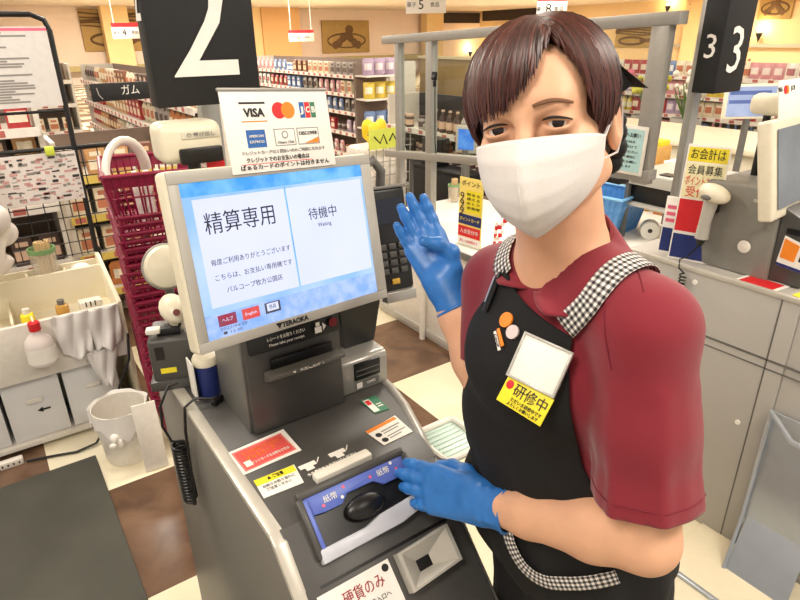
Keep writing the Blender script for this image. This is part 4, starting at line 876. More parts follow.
def chop_cup(name, label, x, y, z, grp, k_=1.):
    t = thing(name, label, 'chopstick holder', (x, y, z))
    part('cup', film('cloudy_plastic', '#e6e0cf', .3), t, lambda b: b.lathe([(.034 * k_, 0), (.036 * k_, .10 * k_), (.033 * k_, .10 * k_), (.031 * k_, .004), (.0, .004)], 20, 0, T(x, y, z), cap=False))
    part('cup_rim', mat('green_rim', '#79a06a', .5), t, lambda b: b.lathe([(.038 * k_, .098 * k_), (.038 * k_, .112 * k_), (.034 * k_, .112 * k_), (.034 * k_, .098 * k_)], 20, 0, T(x, y, z), cap=False), label='green rim')
    s0 = None
    for k in range(18):
        a = k * 2.4; rr = (.006 + .019 * ((k * 37 % 11) / 11)) * k_; px_, py_ = x + rr * math.cos(a), y + rr * math.sin(a)
        if s0 is None:
            b = MB(); b.tube([(px_, py_, z + .006), (px_, py_, z + .10 * k_ + .045)], [.0026 * k_, .0034 * k_], 6); s0 = b.build('chopstick', mat('pale_wood', '#dcbf8d', .7)); tag(s0, grp[0], 'chopstick', grp[1]); p0 = (px_, py_)
        else:
            c = s0.copy(); COL.objects.link(c); c.location = (px_ - p0[0], py_ - p0[1], 0)
chop_cup('chopstick_holder', 'green rimmed chopstick holder on the white counter behind the partition', 2.42, 2.90, .63, ('pale wooden chopstick in the holder behind the partition', 'chopsticks behind the partition'))
OR = thing('striped_stick', 'red and white striped ornament standing beside the yellow promotion sign', 'ornament', (1.97, 2.03, .628))
part('stick', [M_red, M_paper], OR, lambda b: [b.cyl((1.965 + .004 * k, 2.03 - .012 * (k % 3), .63 + .018 * k), (1.966 + .004 * k, 2.03 - .012 * (k % 3), .648 + .018 * k), .010, mi=k % 2) for k in range(11)] + [b.cyl((1.985, 2.06 - .002 * k, .63 + .02 * k), (1.985, 2.06 - .002 * k, .65 + .02 * k), .008, mi=(k + 1) % 2) for k in range(7)])
part('stick_base', M_white, OR, lambda b: b.disc((1.975, 2.03, .628), .05, .006))
# ------------------------------------------------------------------ shopping baskets
def basket_mesh(mats, name, label, cat, rim_only=False, L=.44, W=.31, Hh=.22, group=None, pitch=.030, handle=True):
    """built about the origin: base at z 0, long side along y"""
    t = thing(name, label, cat, (0, 0, 0), group)
    def R_(z, g=0): k = .80 + .20 * z / Hh; return [(sx * (W / 2 * k - g), sy * (L / 2 * k - g), z) for sx, sy in ((-1, -1), (1, -1), (1, 1), (-1, 1))]
    r = MB(); rw = .005 if rim_only else .008
    for i in range(4):
        a, c = V(R_(Hh)[i]), V(R_(Hh)[(i + 1) % 4]); r.tube([a, c], rw, 8)
    r.tube([V((x, y, Hh + .0)) for x, y, z in R_(Hh, -.008)], .003, 6, closed=True); r.build('rim', mats[0], t)
    g = MB(); z0 = Hh * .78 if rim_only else 0
    for i in range(4):
        top, bot = R_(Hh), R_(z0); a, c, d, e = V(top[i]), V(top[(i + 1) % 4]), V(bot[(i + 1) % 4]), V(bot[i]); n = int((c - a).length / pitch)
        for k in range(n + 1): g.tube([e.lerp(d, k / n), a.lerp(c, k / n)], .0034, 4, cap=False)
        for q in ((.0, .3, .62) if not rim_only else (.4,)): g.tube([a.lerp(e, 1 - q), c.lerp(d, 1 - q)], .0036, 5)
        if i in (0, 2):   # solid corner bands
            pass
    for i in range(4): g.tube([V(R_(z0)[i]), V(R_(Hh)[i])], .007, 6)
    zb = Hh - (.016 if rim_only else .045); hi, lo_ = R_(Hh - .004, .001), R_(zb, .001)
    g.add(hi + lo_, [(i, (i + 1) % 4, 4 + (i + 1) % 4, 4 + i) for i in range(4)])
    g.build('lattice', mats[1], t)
    if not rim_only:
        f = MB()
        bx, by = W / 2 * .8, L / 2 * .8
        for k in range(9): f.span((-bx + 2 * bx * k / 9 + .004, -by, 0), (-bx + 2 * bx * (k + 1) / 9 - .004, by, .004))
        for k in range(5): f.span((-bx, -by + 2 * by * k / 4 - .004, 0), (bx, -by + 2 * by * k / 4 + .004, .005))
        f.build('base', mats[1], t)
    return t
M_maroon = mat('maroon_basket', '#84163a', .32, var=.12); M_bluebk = mat('blue_basket', '#4f8fd0', .35)
bk = basket_mesh((M_maroon, M_maroon), 'shopping_basket', 'maroon shopping basket in the tall nested stack between trash bin and monitor', 'shopping basket', rim_only=True, group='nested maroon shopping baskets', pitch=.034)
def rotz(o, a): o.rotation_euler = (0, 0, a)
NB = 26
bf = basket_mesh((M_maroon, M_maroon), 'shopping_basket', 'maroon shopping basket in the tall nested stack between trash bin and monitor', 'shopping basket', group='nested maroon shopping baskets', pitch=.034); bf.location = (.532, 2.503, .0); rotz(bf, math.radians(-6))
for k in range(NB):
    o = bk if k == 0 else dup(bk, (0, 0, 0)); o.location = (.532 + rnd.uniform(-.004, .004), 2.503 + rnd.uniform(-.004, .004), .0305 * (k + 1)); rotz(o, math.radians(-6 + rnd.uniform(-1.2, 1.2)))
tb = basket_mesh((M_maroon, M_maroon), 'shopping_basket', 'topmost maroon basket, tilted and holding white and yellow bottles', 'shopping basket', pitch=.028)
tb.location = (.522, 2.508, .94); tb.rotation_euler = (math.radians(0), math.radians(0), math.radians(-9))
tilt = Matrix.Translation((.522, 2.508, .94)) @ Matrix.Rotation(math.radians(-9), 4, 'Z')
hb_ = MB(); hb_.tube([tilt @ V((-.142 + .075 * (1 - math.cos(PI * i / 12)), -.12 + .015 * i, .19 + .125 * math.sin(PI * i / 12))) for i in range(13)], .021, 12, flat=.7); hr = hb_.build('white_hose', M_white); tag(hr, 'white curved hose loop on the rim of the topmost maroon basket', 'hose')
for k, (dx, mm, nm) in enumerate(((-.045, M_paper, 'white'), (-.005, M_paper, 'cream'), (.035, M_orange, 'yellow'))):
    b = thing('drink_bottle', '%s bottle standing in the topmost maroon basket, %s' % (nm, ('leftmost of three', 'middle of three', 'rightmost of three')[k]), 'bottle', tuple(tilt @ V((dx, -.10, .01))))
    p0 = tilt @ V((dx, -.10, .006))
    part('bottle_body', mm, b, lambda q: q.lathe([(.016, 0), (.017, .01), (.017, .15), (.009, .18), (.009, .19)], 16, 0, Matrix.Translation(p0)))
    part('bottle_cap', M_white, b, lambda q: q.lathe([(.0105, .19), (.0105, .205), (0, .205)], 16, 0, Matrix.Translation(p0)))
# ------------------------------------------------------------------ bagging bench at the left with its clutter
M_bench = mat('cream_bench', '#e9e0c6', .4, var=.02, scale=6)
BB = thing('bagging_bench', 'cream bagging bench with open tray top and white front panel behind the trash bin', 'bench', (-.3, 2.8, 0))
part('front_panel', M_white, BB, lambda b: b.span((-1.25, 2.60, .335), (.345, 2.622, .578), .003))
part('side_panel', M_bench, BB, lambda b: b.prism([(2.60, .0), (2.60, .585), (2.96, .70), (2.985, .70), (2.985, .0)], .332, .350, 'x', .002))
part('back_board', M_bench, BB, lambda b: b.span((-1.25, 2.88, .0), (.332, 2.90, .672), .002))
part('tray_floor', M_bench, BB, lambda b: b.span((-1.25, 2.622, .50), (.332, 2.88, .515), .002))
part('back_shelf', M_bench, BB, lambda b: (b.span((-1.25, 2.90, .60), (.332, 2.985, .615)), b.span((-1.25, 2.975, .615), (.332, 2.985, .675)), b.span((.19, 2.90, .615), (.20, 2.99, .66)), b.span((.04, 2.90, .615), (.05, 2.99, .665))))
part('divider', M_bench, BB, lambda b: b.span((-.055, 2.622, .515), (-.045, 2.88, .585)))
part('bottom_shelf', M_white, BB, lambda b: b.span((-1.25, 2.62, .02), (.332, 2.88, .045), .002))
part('kick_board', M_dgrey, BB, lambda b: b.span((-1.25, 2.66, 0), (.33, 2.68, .02)))
for k in range(4):
    x = .17 - k * .225
    d = thing('storage_drawer', ('rightmost translucent storage drawer under the bench', 'translucent drawer with arrow mark, second from right under the bench', 'translucent drawer with arrow mark, third from right under the bench', 'leftmost translucent drawer under the bench')[k], 'drawer', (x, 2.72, .045))
    part('drawer_box', film('drawer_film', '#ffffff', .6), d, lambda b: (b.span((x - .105, 2.632, .05), (x + .105, 2.640, .325), .003), b.span((x - .105, 2.64, .05), (x - .10, 2.86, .30)), b.span((x + .10, 2.64, .05), (x + .105, 2.86, .30)), b.span((x - .105, 2.64, .047), (x + .105, 2.86, .055))))
    part('drawer_lip', M_white, d, lambda b: b.span((x - .03, 2.624, .215), (x + .03, 2.633, .235), .002))
    if k in (1, 2): part('arrow_mark', M_ink, d, lambda b: (b.add([(x + .0, 2.6305, .175), (x + .022, 2.6305, .188), (x + .022, 2.6305, .162)], [(0, 1, 2)]), b.span((x + .02, 2.6300, .171), (x + .05, 2.6305, .179))), smooth=False)
    part('drawer_content', mat('folded_bags', '#fbfbfa', .7, scale=25, var=.08), d, lambda b: b.span((x - .09, 2.66, .058), (x + .09, 2.84, .20), .02))
chop_cup('chopstick_holder', 'green rimmed holder full of chopsticks on the bench back shelf', .125, 2.935, .617, ('pale wooden chopstick in the holder on the bench', 'chopsticks on the bench'), 1.45)
# things in the tray
for (x, y, nm, lb, m1, m2) in ((.005, 2.70, 'sanitizer_bottle', 'small clear bottle with yellow liquid left in the bench tray', M_yellow, M_white), (.135, 2.72, 'tape_cutter', 'amber tape roll box in the middle of the bench tray', mat('amber', '#c99a4a', .4), M_mgrey)):
    t = thing(nm, lb, nm.split('_')[-1], (x, y, .515))
    part('container', m1, t, lambda b: b.box((x, y, .55), (.05, .05, .07), .012)); part('lid', m2, t, lambda b: b.cyl((x, y, .585), (x, y, .605), .014))
t = thing('napkin_holder', 'white napkin holder at the right of the bench tray', 'holder', (.24, 2.72, .515))
part('holder_shell', M_white, t, lambda b: b.span((.20, 2.70, .515), (.29, 2.76, .575), .006))
for x in (.222, .24, .258): part('slot', M_black, t, lambda b: b.span((x, 2.697, .555), (x + .005, 2.7005, .577)))
t = thing('paper_bag_roll', 'crumpled white bag roll on the bench back shelf', 'bag roll', (.255, 2.945, .615)); part('bag_roll', M_paper, t, lambda b: b.ball((.258, 2.945, .645), (.045, .032, .03), 16))
# spray bottle hung on the front
SBt = thing('spray_bottle', 'white bottle with red cap hung on the front of the bench', 'bottle', (.018, 2.57, .42))
part('bottle_body', film('milky_plastic', '#f0e6e2', .9), SBt, lambda b: b.lathe([(.046, 0), (.053, .008), (.053, .085), (.045, .115), (.020, .140), (.017, .15)], 24, 0, T(.018, 2.553, .415), sy=.75))
part('red_cap', M_red, SBt, lambda b: b.lathe([(.021, .15), (.021, .182), (.017, .186), (0, .186)], 20, 0, T(.018, 2.553, .415)), label='red screw cap')
part('bottle_label', M_paper, SBt, lambda b: b.lathe([(.0535, .015), (.0535, .08)], 24, 0, T(.018, 2.553, .415), cap=False, sy=.75))
part('hook', M_white, SBt, lambda b: b.tube([(.018, 2.595, .59), (.018, 2.57, .615), (.018, 2.553, .60)], .004, 6))
def crumple(name, label, x0, x1, zt, zb, y, seed, parent=None, tip=.5, cat='plastic bag'):
    r_ = random.Random(seed); ph_ = [r_.uniform(0, 6) for _ in range(6)]
    def f(u, v):
        k = 1 - (1 - tip) * v ** 1.5; x = lerp((x0 + x1) / 2, lerp(x0, x1, u), k); z = lerp(zt, zb, v) + .012 * math.sin(u * 9 + ph_[0]) * v
        yy = y - .010 - .016 * abs(math.sin(u * 7 + ph_[1] + v * 2)) - .012 * math.sin(v * 6 + ph_[2] + u * 5) * v - .02 * v * (1 - abs(u * 2 - 1)); return V((x, yy, z))
    b = MB(); b.grid(f, 26, 22); o = b.build(name, film('bag_film', '#f0edea', .93), parent, angle=70); sm = o.modifiers.new('s', 'SOLIDIFY'); sm.thickness = .0015
    return tag(o, label, cat) if parent is None else o
crumple('plastic_bag', 'white plastic bag draped over the bench front right of the red capped bottle', .075, .215, .590, .40, 2.600, 1, tip=.75)
crumple('plastic_bag', 'narrow white bag with pointed end hung at the bench front right corner', .20, .33, .585, .40, 2.600, 2, tip=.8)
crumple('plastic_bag', 'low pointed white bag hanging below the bench front above the bin', .17, .29, .40, .23, 2.598, 5, tip=.25)
S = Soft(); r_ = random.Random(5)
for k in range(26): S.ell((-.10 + r_.uniform(-.12, .10), 2.80 + r_.uniform(-.05, .05), .76 + r_.uniform(0, .46)), (r_.uniform(.03, .065), .04, r_.uniform(.03, .08)), k=.02)
S.ell((-.10, 2.80, .95), (.11, .06, .26), k=.02)
P, Q = S.mesh(np.arange(-.35, .2, .008), np.arange(2.66, 2.95, .008), np.arange(.5, 1.30, .008)); o = soft_build(P, Q, 'bag_bundle', film('bundle_film', '#e9e4dd', .97), None); tag(o, 'bulky crumpled bundle of white bags hung at the left frame edge above the bench', 'bag bundle')
tag(part('bundle_hook', M_black, o, lambda b: (b.cyl((-.10, 2.87, 1.10), (-.10, 2.97, 1.12), .005), b.span((-.13, 2.96, .672), (-.07, 2.972, 1.2)))), '', '') if False else part('hook', M_black, o, lambda b: (b.cyl((-.10, 2.80, 1.10), (-.10, 2.97, 1.12), .005), b.span((-.13, 2.975, .672), (-.07, 2.985, 1.2))))
# trash bin with its white liner
TBn = thing('trash_bin', 'round white trash bin with a white liner knotted at its rim', 'trash bin', (.222, 2.355, 0))
def bl_(b):
    n = 36; prof = [(.082, 0), (.086, .01), (.105, .245), (.100, .245), (.082, .014), (0, .012)]; b.lathe(prof, n, 0, T(.222, 2.355, 0), cap=False)
part('bin_shell', M_white, TBn, bl_)
def liner(u, v):
    a = u * 2 * PI; w_ = 1 + .025 * math.sin(a * 9) + .035 * math.sin(a * 5 + 1)
    if v < .5: t = v * 2; r = lerp(.096, .108, t) * (1 + .015 * math.sin(a * 7)); z = lerp(.12, .258, t)
    else: t = v * 2 - 1; r = lerp(.112, .117, t) * w_; z = .258 - t * (.085 + .03 * math.sin(a * 3 + .5) + .012 * math.sin(a * 11))
    return V((.222 + r * math.cos(a), 2.355 + r * math.sin(a), z))
part('liner', film('liner_film', '#f6f4f0', .95), TBn, lambda b: b.grid(liner, 60, 14, closed_u=True), angle=80)
part('liner_knot', M_paper, TBn, lambda b: (b.ball((.172, 2.247, .165), (.018, .016, .02), 10), b.ball((.187, 2.240, .14), (.012, .010, .02), 10), b.ball((.158, 2.222, .15), (.014, .010, .012), 10)))
t = thing('white_board', 'white board leaning on the kiosk beside the trash bin', 'board', (.27, 2.13, 0)); part('board', M_white, t, lambda b: b.box((0, .147, 0), (.088, .295, .008), .002, M=frame((.292, 2.185, .004), (1, -.05, 0), (.03, .12, 1))))
b = MB(); b.tube([(.345, 2.585, .44), (.325, 2.56, .33), (.26, 2.54, .22), (.20, 2.53, .10), (.12, 2.50, .012), (.04, 2.49, .008), (-.05, 2.52, .008), (-.14, 2.545, .008)], .0055, 8); tag(b.build('power_cable', M_black), 'black power cable running from the bench corner down to the floor', 'cable')
t = thing('power_plug', 'white power strip end on the floor under the bench', 'power strip', (-.19, 2.56, 0)); part('strip', M_white, t, lambda b: b.span((-.235, 2.545, 0), (-.15, 2.575, .03), .004)); part('socket', M_black, t, lambda b: [b.span((-.228 + .02 * k, 2.5445, .01), (-.222 + .02 * k, 2.5465, .02)) for k in range(4)])
b = MB(); b.span((-1.4, .4, .0), (.101, 2.417, .012), .003); tag(b.build('floor_mat', mat('charcoal_mat', '#4a4a43', .9, var=.16, scale=4, bump=.3)), 'dark charcoal rubber mat on the floor at the left', 'mat')
# ------------------------------------------------------------------ poster stand of black wire
M_wire = mat('black_wire', '#141414', .4)
PSd = thing('wire_stand', 'black wire display stand with rounded frame carrying printed sheets', 'display stand', (-.1, 3.0, 0))
part('stand_frame', M_wire, PSd, lambda b: (b.tube([(-.75, 3.0, 1.70), (.30, 3.0, 1.70), (.345, 3.0, 1.68), (.358, 3.0, 1.64), (.352, 3.0, 1.2), (.345, 3.0, .70)], .011, 8), b.tube([(-.75, 3.0, 1.19), (.56, 3.0, 1.175)], .009, 8), b.tube([(-.75, 3.0, 1.34), (.352, 3.0, 1.33)], .006, 8), b.tube([(-.75, 3.0, .0), (-.75, 3.0, 1.70)], .011, 8), b.tube([(.37, 3.012, 0), (.352, 3.0, .72)], .011, 8)))
def meshgrid(b):
    for k in range(9): b.tube([(.05 + .065 * k, 3.012, .69), (.05 + .065 * k, 3.012, 1.175)], .0022, 4)
    for k in range(9): b.tube([(.02, 3.012, .70 + .058 * k), (.58, 3.012, .70 + .058 * k)], .0022, 4)
part('wire_mesh', M_wire, PSd, meshgrid)
def sheet(name, label, cat, x0, x1, z0, z1, y, mats, prints):
    t = thing(name, label, cat, ((x0 + x1) / 2, y, z0)); M = frame((x0, y, z0), (1, 0, 0), (0, 0, 1))
    part('sheet', mats[0], t, lambda b: b.slab(0, 0, x1 - x0, z1 - z0, .002, 0, M), smooth=False)
    def pr_(b):
        for (u0, v0, u1, v1, mi) in prints: b.add([(lerp(0, x1 - x0, u0), lerp(0, z1 - z0, v0), .0024 + .0002 * mi), (lerp(0, x1 - x0, u1), lerp(0, z1 - z0, v0), .0024 + .0002 * mi), (lerp(0, x1 - x0, u1), lerp(0, z1 - z0, v1), .0024 + .0002 * mi), (lerp(0, x1 - x0, u0), lerp(0, z1 - z0, v1), .0024 + .0002 * mi)], [(0, 1, 2, 3)], mi, M)
    part('sheet_print', mats[1:], t, pr_, smooth=False, kind='stuff'); return t
M_g1 = mat('newsprint_grey', '#8d8984', .7); M_g2 = mat('newsprint_rose', '#c99a96', .7); M_lime = mat('lime_print', '#cbd94a', .6); M_g3 = mat('dark_print', '#3b3734', .7)
lines = [(.12, .915 - .034 * k, .12 + .8 * rnd.uniform(.7, 1), .936 - .034 * k, 1) for k in range(26)]
sheet('price_poster', 'pale grey text poster with lime corner at the top of the wire stand', 'poster', -.55, .345, 1.352, 1.655, 2.9905, (mat('poster_grey', '#d6d3cf', .6), M_pink, M_g1, M_lime), [(.0, .95, 1, .985, 0)] + lines + [(.40, .02, .62, .30, 2)])
tiles = []
for i in range(17):
    for j in range(9):
        for _ in range(2):
            u, v = (i + rnd.random() * .7) / 17, .04 + .93 * (j + rnd.random() * .6) / 9; tiles.append((u, v, min(u + rnd.uniform(.01, .045), .995), min(v + rnd.uniform(.015, .06), .98), rnd.choice((0, 0, 1, 1, 2))))
sheet('newspaper_flyer', 'newspaper flyer clipped to the wire stand below the poster', 'flyer', -.42, .348, .955, 1.165, 2.9905, (mat('newsprint', '#dcd6d1', .7), M_g1, M_g2, M_g3), tiles)
t = thing('bulldog_clip', 'lime clip holding the newspaper flyer to the wire stand', 'clip', (.27, 2.98, 1.16)); part('clip', M_lime, t, lambda b: b.span((.235, 2.972, 1.155), (.270, 2.990, 1.192), .003))
# ------------------------------------------------------------------ lane 3 machine at the right
K3 = thing('checkout_machine', 'grey checkout machine of lane 3 with cream screen at the right frame edge', 'checkout machine', (2.1, .85, 0))
part('base_cabinet', mat('lane_grey', '#b3b0aa', .4, var=.02, scale=6), K3, lambda b: (b.span((1.79, .62, .0), (2.40, 1.20, .905), .004), b.span((1.795, .20, .0), (2.40, .62, .905), .004)))
part('panel_seam', M_mgrey, K3, lambda b: (b.span((1.7885, .22, .695), (1.791, 1.19, .702)), b.span((1.7885, .22, .668), (1.791, 1.19, .672)), b.span((1.7885, .668, .0), (1.791, .672, .90))))
part('top_strip', mat('pale_strip', '#c9c5ba', .3), K3, lambda b: b.span((1.785, .20, .896), (1.80, 1.20, .912), .003))
for y_, z_ in ((.705, .455), (.93, .865)): part('lock', M_paper, K3, lambda b: b.disc((0, 0, 0), .008, .004, M=frame((1.79, y_, z_), (0, -1, 0), (0, 0, 1))))
part('upper_housing', mat('housing_grey', '#85837c', .4), K3, lambda b: b.prism([(.755, .905), (.765, 1.165), (.79, 1.18), (.985, 1.178), (1.0, 1.16), (.985, .905)], 1.86, 2.12, 'x', .008))
part('front_fascia', M_dgrey, K3, lambda b: b.prism([(.665, .91), (.64, 1.06), (.66, 1.09), (.76, 1.135), (.76, .91)], 1.87, 2.15, 'x', .006))
part('speaker_dot', M_white, K3, lambda b: b.lathe([(.0, .008), (.006, .008), (.007, .005), (.017, .004), (.020, 0)], 20, 0, frame((1.858, .838, .995), (0, -1, 0), (0, 0, 1)), cap=False), label='white round dot')
part('housing_tag', M_lgrey, K3, lambda b: b.span((1.856, .80, 1.135), (1.861, .84, 1.143)))
part('fascia_card', M_paper, K3, lambda b: b.prism([(.655, .955), (.642, 1.03), (.735, 1.055), (.742, .965)], 1.864, 1.868, 'x'), smooth=False)
part('fascia_print', [M_orange, M_navy, M_ink], K3, lambda b: (b.prism([(.695, .985), (.69, 1.035), (.732, 1.048), (.735, .99)], 1.862, 1.8635, 'x', 0, 0), b.prism([(.655, .956), (.654, .965), (.741, .974), (.742, .966)], 1.862, 1.8635, 'x', 0, 1), b.prism([(.652, .985), (.648, 1.02), (.68, 1.028), (.684, .99)], 1.862, 1.8635, 'x', 0, 2)), smooth=False)
part('card_slot', M_black, K3, lambda b: b.span((1.866, .67, 1.062), (1.872, .735, 1.078)))
part('red_notice', M_paper, K3, lambda b: b.box((0, 0, 0), (.085, .12, .002), 0, M=frame((1.835, .755, .9075), (1, -.1, 0), (.1, 1, 0))), smooth=False)
part('red_notice_print', M_red, K3, lambda b: b.box((0, 0, .0015), (.068, .098, .001), 0, M=frame((1.835, .755, .9075), (1, -.1, 0), (.1, 1, 0))), smooth=False, label='red field of the notice')
part('yellow_notice', M_yellow, K3, lambda b: b.box((0, 0, 0), (.06, .08, .002), 0, M=frame((1.84, .615, .9075), (1, -.1, 0), (.1, 1, 0))), smooth=False)
Mo = frame((1.865, .775, 1.245), (1, .10, 0), (.0, .22, 1))
part('monitor_housing', M_cream, K3, lambda b: b.box((0, 0, -.022), (.375, .275, .040), .008, 3, M=Mo @ T(.09, 0)))
part('monitor_screen', mat('sleeping_screen', '#6f7780', .12, var=.2, scale=5), K3, lambda b: b.slab(-.065, -.108, .25, .112, .002, 0, Mo, 0, .0), label='dark grey sleeping screen')
part('monitor_neck', M_dgrey, K3, lambda b: b.span((1.98, .80, 1.15), (2.12, .88, 1.25), .01))
part('overhead_head', M_cream, K3, lambda b: b.box((1.965, .90, 1.40), (.06, .11, .062), .022, 4), label='cream overhead head')
part('head_stalk', M_black, K3, lambda b: (b.cyl((2.02, .93, 1.17), (2.02, .93, 1.40), .011), b.box((2.02, .86, 1.385), (.05, .05, .022), .004)))
part('payment_notice', M_paper, K3, lambda b: b.box((.03, .185, -.004), (.20, .105, .003), .001, M=Mo @ T(.02, 0)), label='white card payment notice')
part('notice_print', [M_red, M_ink, M_orange], K3, lambda b: (b.disc((0, 0, 0), .012, .0004, mi=0, M=Mo @ T(-.005, .212, -.0022)), text_mb(b, 'VISA', .017, Mo @ T(-.042, .214, -.0022), 1, .03), b.disc((0, 0, 0), .012, .0003, mi=2, M=Mo @ T(.010, .212, -.0022)), text_mb(b, 'JCB', .017, Mo @ T(.05, .214, -.0022), 1, .03)), smooth=False)
# hand scanner on lane 3
G = thing('hand_scanner', 'cream and grey handheld scanner hung on the lane 3 machine side', 'scanner', (1.83, .95, 1.10))
part('scanner_head', M_cream, G, lambda b: b.ball((0, 0, 0), (.034, .050, .027), 22, M=Matrix.Translation((1.815, .938, 1.148)) @ Matrix.Rotation(.25, 4, 'X')))
part('scanner_window', M_mgrey, G, lambda b: b.ball((0, 0, 0), (.005, .017, .008), 14, M=Matrix.Translation((1.782, .945, 1.139))), label='grey oval trigger')
part('scanner_handle', M_lgrey, G, lambda b: b.tube([(1.82, .945, 1.125), (1.822, .953, 1.06), (1.822, .955, 1.0)], [.022, .018, .021], 14), label='grey handle')
part('scanner_boot', M_black, G, lambda b: b.cyl((1.822, .955, 1.0), (1.822, .958, .975), .017, .008))
def cord3(b):
    p = [(1.822, .958, .975), (1.815, .985, .93), (1.80, 1.0, .92), (1.776, .985, .90)]
    for i in range(110): th = i * .62; p.append((1.772 + .008 * math.cos(th), .965 + .010 * math.sin(th), .885 - i * .0011))
    b.tube(p, .0026, 6)
b = MB(); cord3(b); tag(b.build('coiled_cord', M_black), 'black coiled cord below the lane 3 hand scanner', 'cord')
t = thing('gun_cradle', 'small dark hook carrying the lane 3 hand scanner', 'hook', (1.85, .95, 1.1)); part('hook', M_black, t, lambda b: b.span((1.838, .935, 1.08), (1.862, .975, 1.11), .003))
# stainless chute at the right, below
CH = thing('steel_chute', 'bent stainless steel basket chute at the foot of the lane 3 machine', 'chute', (1.74, .55, 0))
part('upper_plate', M_steel, CH, lambda b: b.prism([(1.772, .12), (1.778, .55), (1.784, .55), (1.780, .12)], .40, .612, 'y', 0, M=None))
part('lower_plate', M_steel, CH, lambda b: b.add([(1.775, .60, .16), (1.775, .42, .16), (1.66, .40, .004), (1.66, .585, .004), (1.779, .60, .155), (1.779, .42, .155), (1.664, .40, .0), (1.664, .585, .0)], [(0, 1, 2, 3), (7, 6, 5, 4), (0, 4, 5, 1), (1, 5, 6, 2), (2, 6, 7, 3), (3, 7, 4, 0)]), smooth=False)
part('side_rail', M_steel, CH, lambda b: (b.tube([(1.765, .612, .56), (1.765, .612, .15), (1.66, .588, .008)], .006, 8), b.tube([(1.765, .612, .555), (1.70, .52, .53), (1.70, .40, .52)], .008, 8)))
# raised floor panel with aluminium trim
t = thing('floor_panel', 'cream raised floor panel with aluminium edging by the lane 3 machine', 'floor panel', (1.65, .6, 0))
part('panel_plate', mat('cream_vinyl', '#efe4c6', .3, var=.02), t, lambda b: b.span((1.53, .02, .0), (1.79, .735, .010), .001))
for (a, c) in (((1.515, .02), (1.53, .735)), ((1.535, .0), (1.79, .02))): part('aluminium_edging', M_steel, t, lambda b: b.span((a[0], a[1], 0), (c[0], c[1], .014), .003))
# lane 3 number sign
S3 = thing('lane_number_sign', 'black box sign with large and small white number 3', 'lane sign', (2.13, 1.19, 0))
part('pole', M_silver, S3, lambda b: b.span((2.10, 1.222, 0), (2.145, 1.252, 1.9), .003))
part('sign_box', M_matte_black, S3, lambda b: b.span((2.052, 1.13, 1.41), (2.222, 1.21, 1.88), .004))
part('numeral', M_paper, S3, lambda b: text_mb(b, '3', .205, frame((2.137, 1.1285, 1.536), (1, 0, 0), (0, 0, 1)), 0, .074), smooth=False)
part('side_numeral', M_paper, S3, lambda b: text_mb(b, '3', .105, frame((2.0505, 1.168, 1.552), (0, -1, 0), (0, 0, 1)), 0, .036), smooth=False)
# yellow standing sign and brochure rack
Y3 = thing('promotion_sign', 'tall yellow and red promotion sign standing beside the lane 3 scanner', 'sign', (1.86, 1.04, .91))
My3 = frame((1.86, 1.005, 1.09), (.30, -.95, 0), (.05, .05, 1))
part('sign_board', M_paper, Y3, lambda b: b.box((0, 0, 0), (.125, .375, .004), .001, M=My3))
part('sign_print', [mat('yellow_field', '#f2e03a', .5), M_ink, M_red, mat('pale_yellow', '#f3edc0', .5), M_navy], Y3, lambda b: (b.slab(-.058, .135, .058, .18, .0006, 0, My3, 0, .0022), b.slab(-.058, .02, .058, .13, .0006, 3, My3, 0, .0022), b.slab(-.058, -.09, .058, .015, .0006, 2, My3, 0, .0022), b.slab(-.058, -.18, .058, -.10, .0006, 4, My3, 0, .0022),
    text_mb(b, 'お会計は', .036, My3 @ T(0, .157, .0034), 1, .1), text_mb(b, '会員募集', .032, My3 @ T(0, .108, .0034), 1, .1), text_mb(b, 'ポイントカード', .034, My3 @ T(0, .073, .0034), 2, .105), text_mb(b, '受付中', .036, My3 @ T(0, .038, .0034), 2, .09)), smooth=False)
t = thing('brochure_rack', 'small blue and white brochure standing at the foot of the yellow sign', 'brochure', (1.865, 1.10, .91))
part('brochure', M_paper, t, lambda b: b.box((0, 0, 0), (.075, .19, .006), .001, M=frame((1.86, 1.075, 1.006), (.25, -.95, 0), (.05, .05, 1))))
part('brochure_print', [M_navy, M_pink], t, lambda b: (b.slab(-.034, -.09, .034, -.01, .0006, 0, frame((1.86, 1.075, 1.006), (.25, -.95, 0), (.05, .05, 1)), 0, .0034), [b.slab(-.03, .01 + .022 * k, .03, .022 + .022 * k, .0006, 1, frame((1.86, 1.075, 1.006), (.25, -.95, 0), (.05, .05, 1)), 0, .0034) for k in range(3)]), smooth=False)
# side desk behind: receipt printer, blue basket, paper rolls
D3 = thing('side_desk', 'white cashier side desk behind the lane 3 machine', 'desk', (2.85, 1.6, 0))
part('desk_top', M_white, D3, lambda b: b.span((2.44, 1.22, .63), (3.35, 2.3, .655), .003))
part('desk_body', M_white, D3, lambda b: b.span((2.66, 1.26, 0), (3.30, 2.26, .63), .002))
RP = thing('receipt_printer', 'grey receipt printer on a shelf above two paper rolls', 'printer', (2.75, 1.55, .655))
part('printer_body', M_lgrey, RP, lambda b: (b.span((2.56, 1.34, .93), (2.96, 1.78, .985), .006), b.span((2.56, 1.34, .825), (2.96, 1.78, .84), .003)))
part('printer_cavity', M_black, RP, lambda b: b.span((2.60, 1.36, .84), (2.95, 1.76, .93)))
part('printer_frame', M_mgrey, RP, lambda b: [b.span((x, y, .655), (x + .02, y + .02, .935)) for x in (2.57, 2.93) for y in (1.35, 1.75)])
part('printer_button', M_black, RP, lambda b: b.span((2.60, 1.56, .985), (2.66, 1.62, .99)))
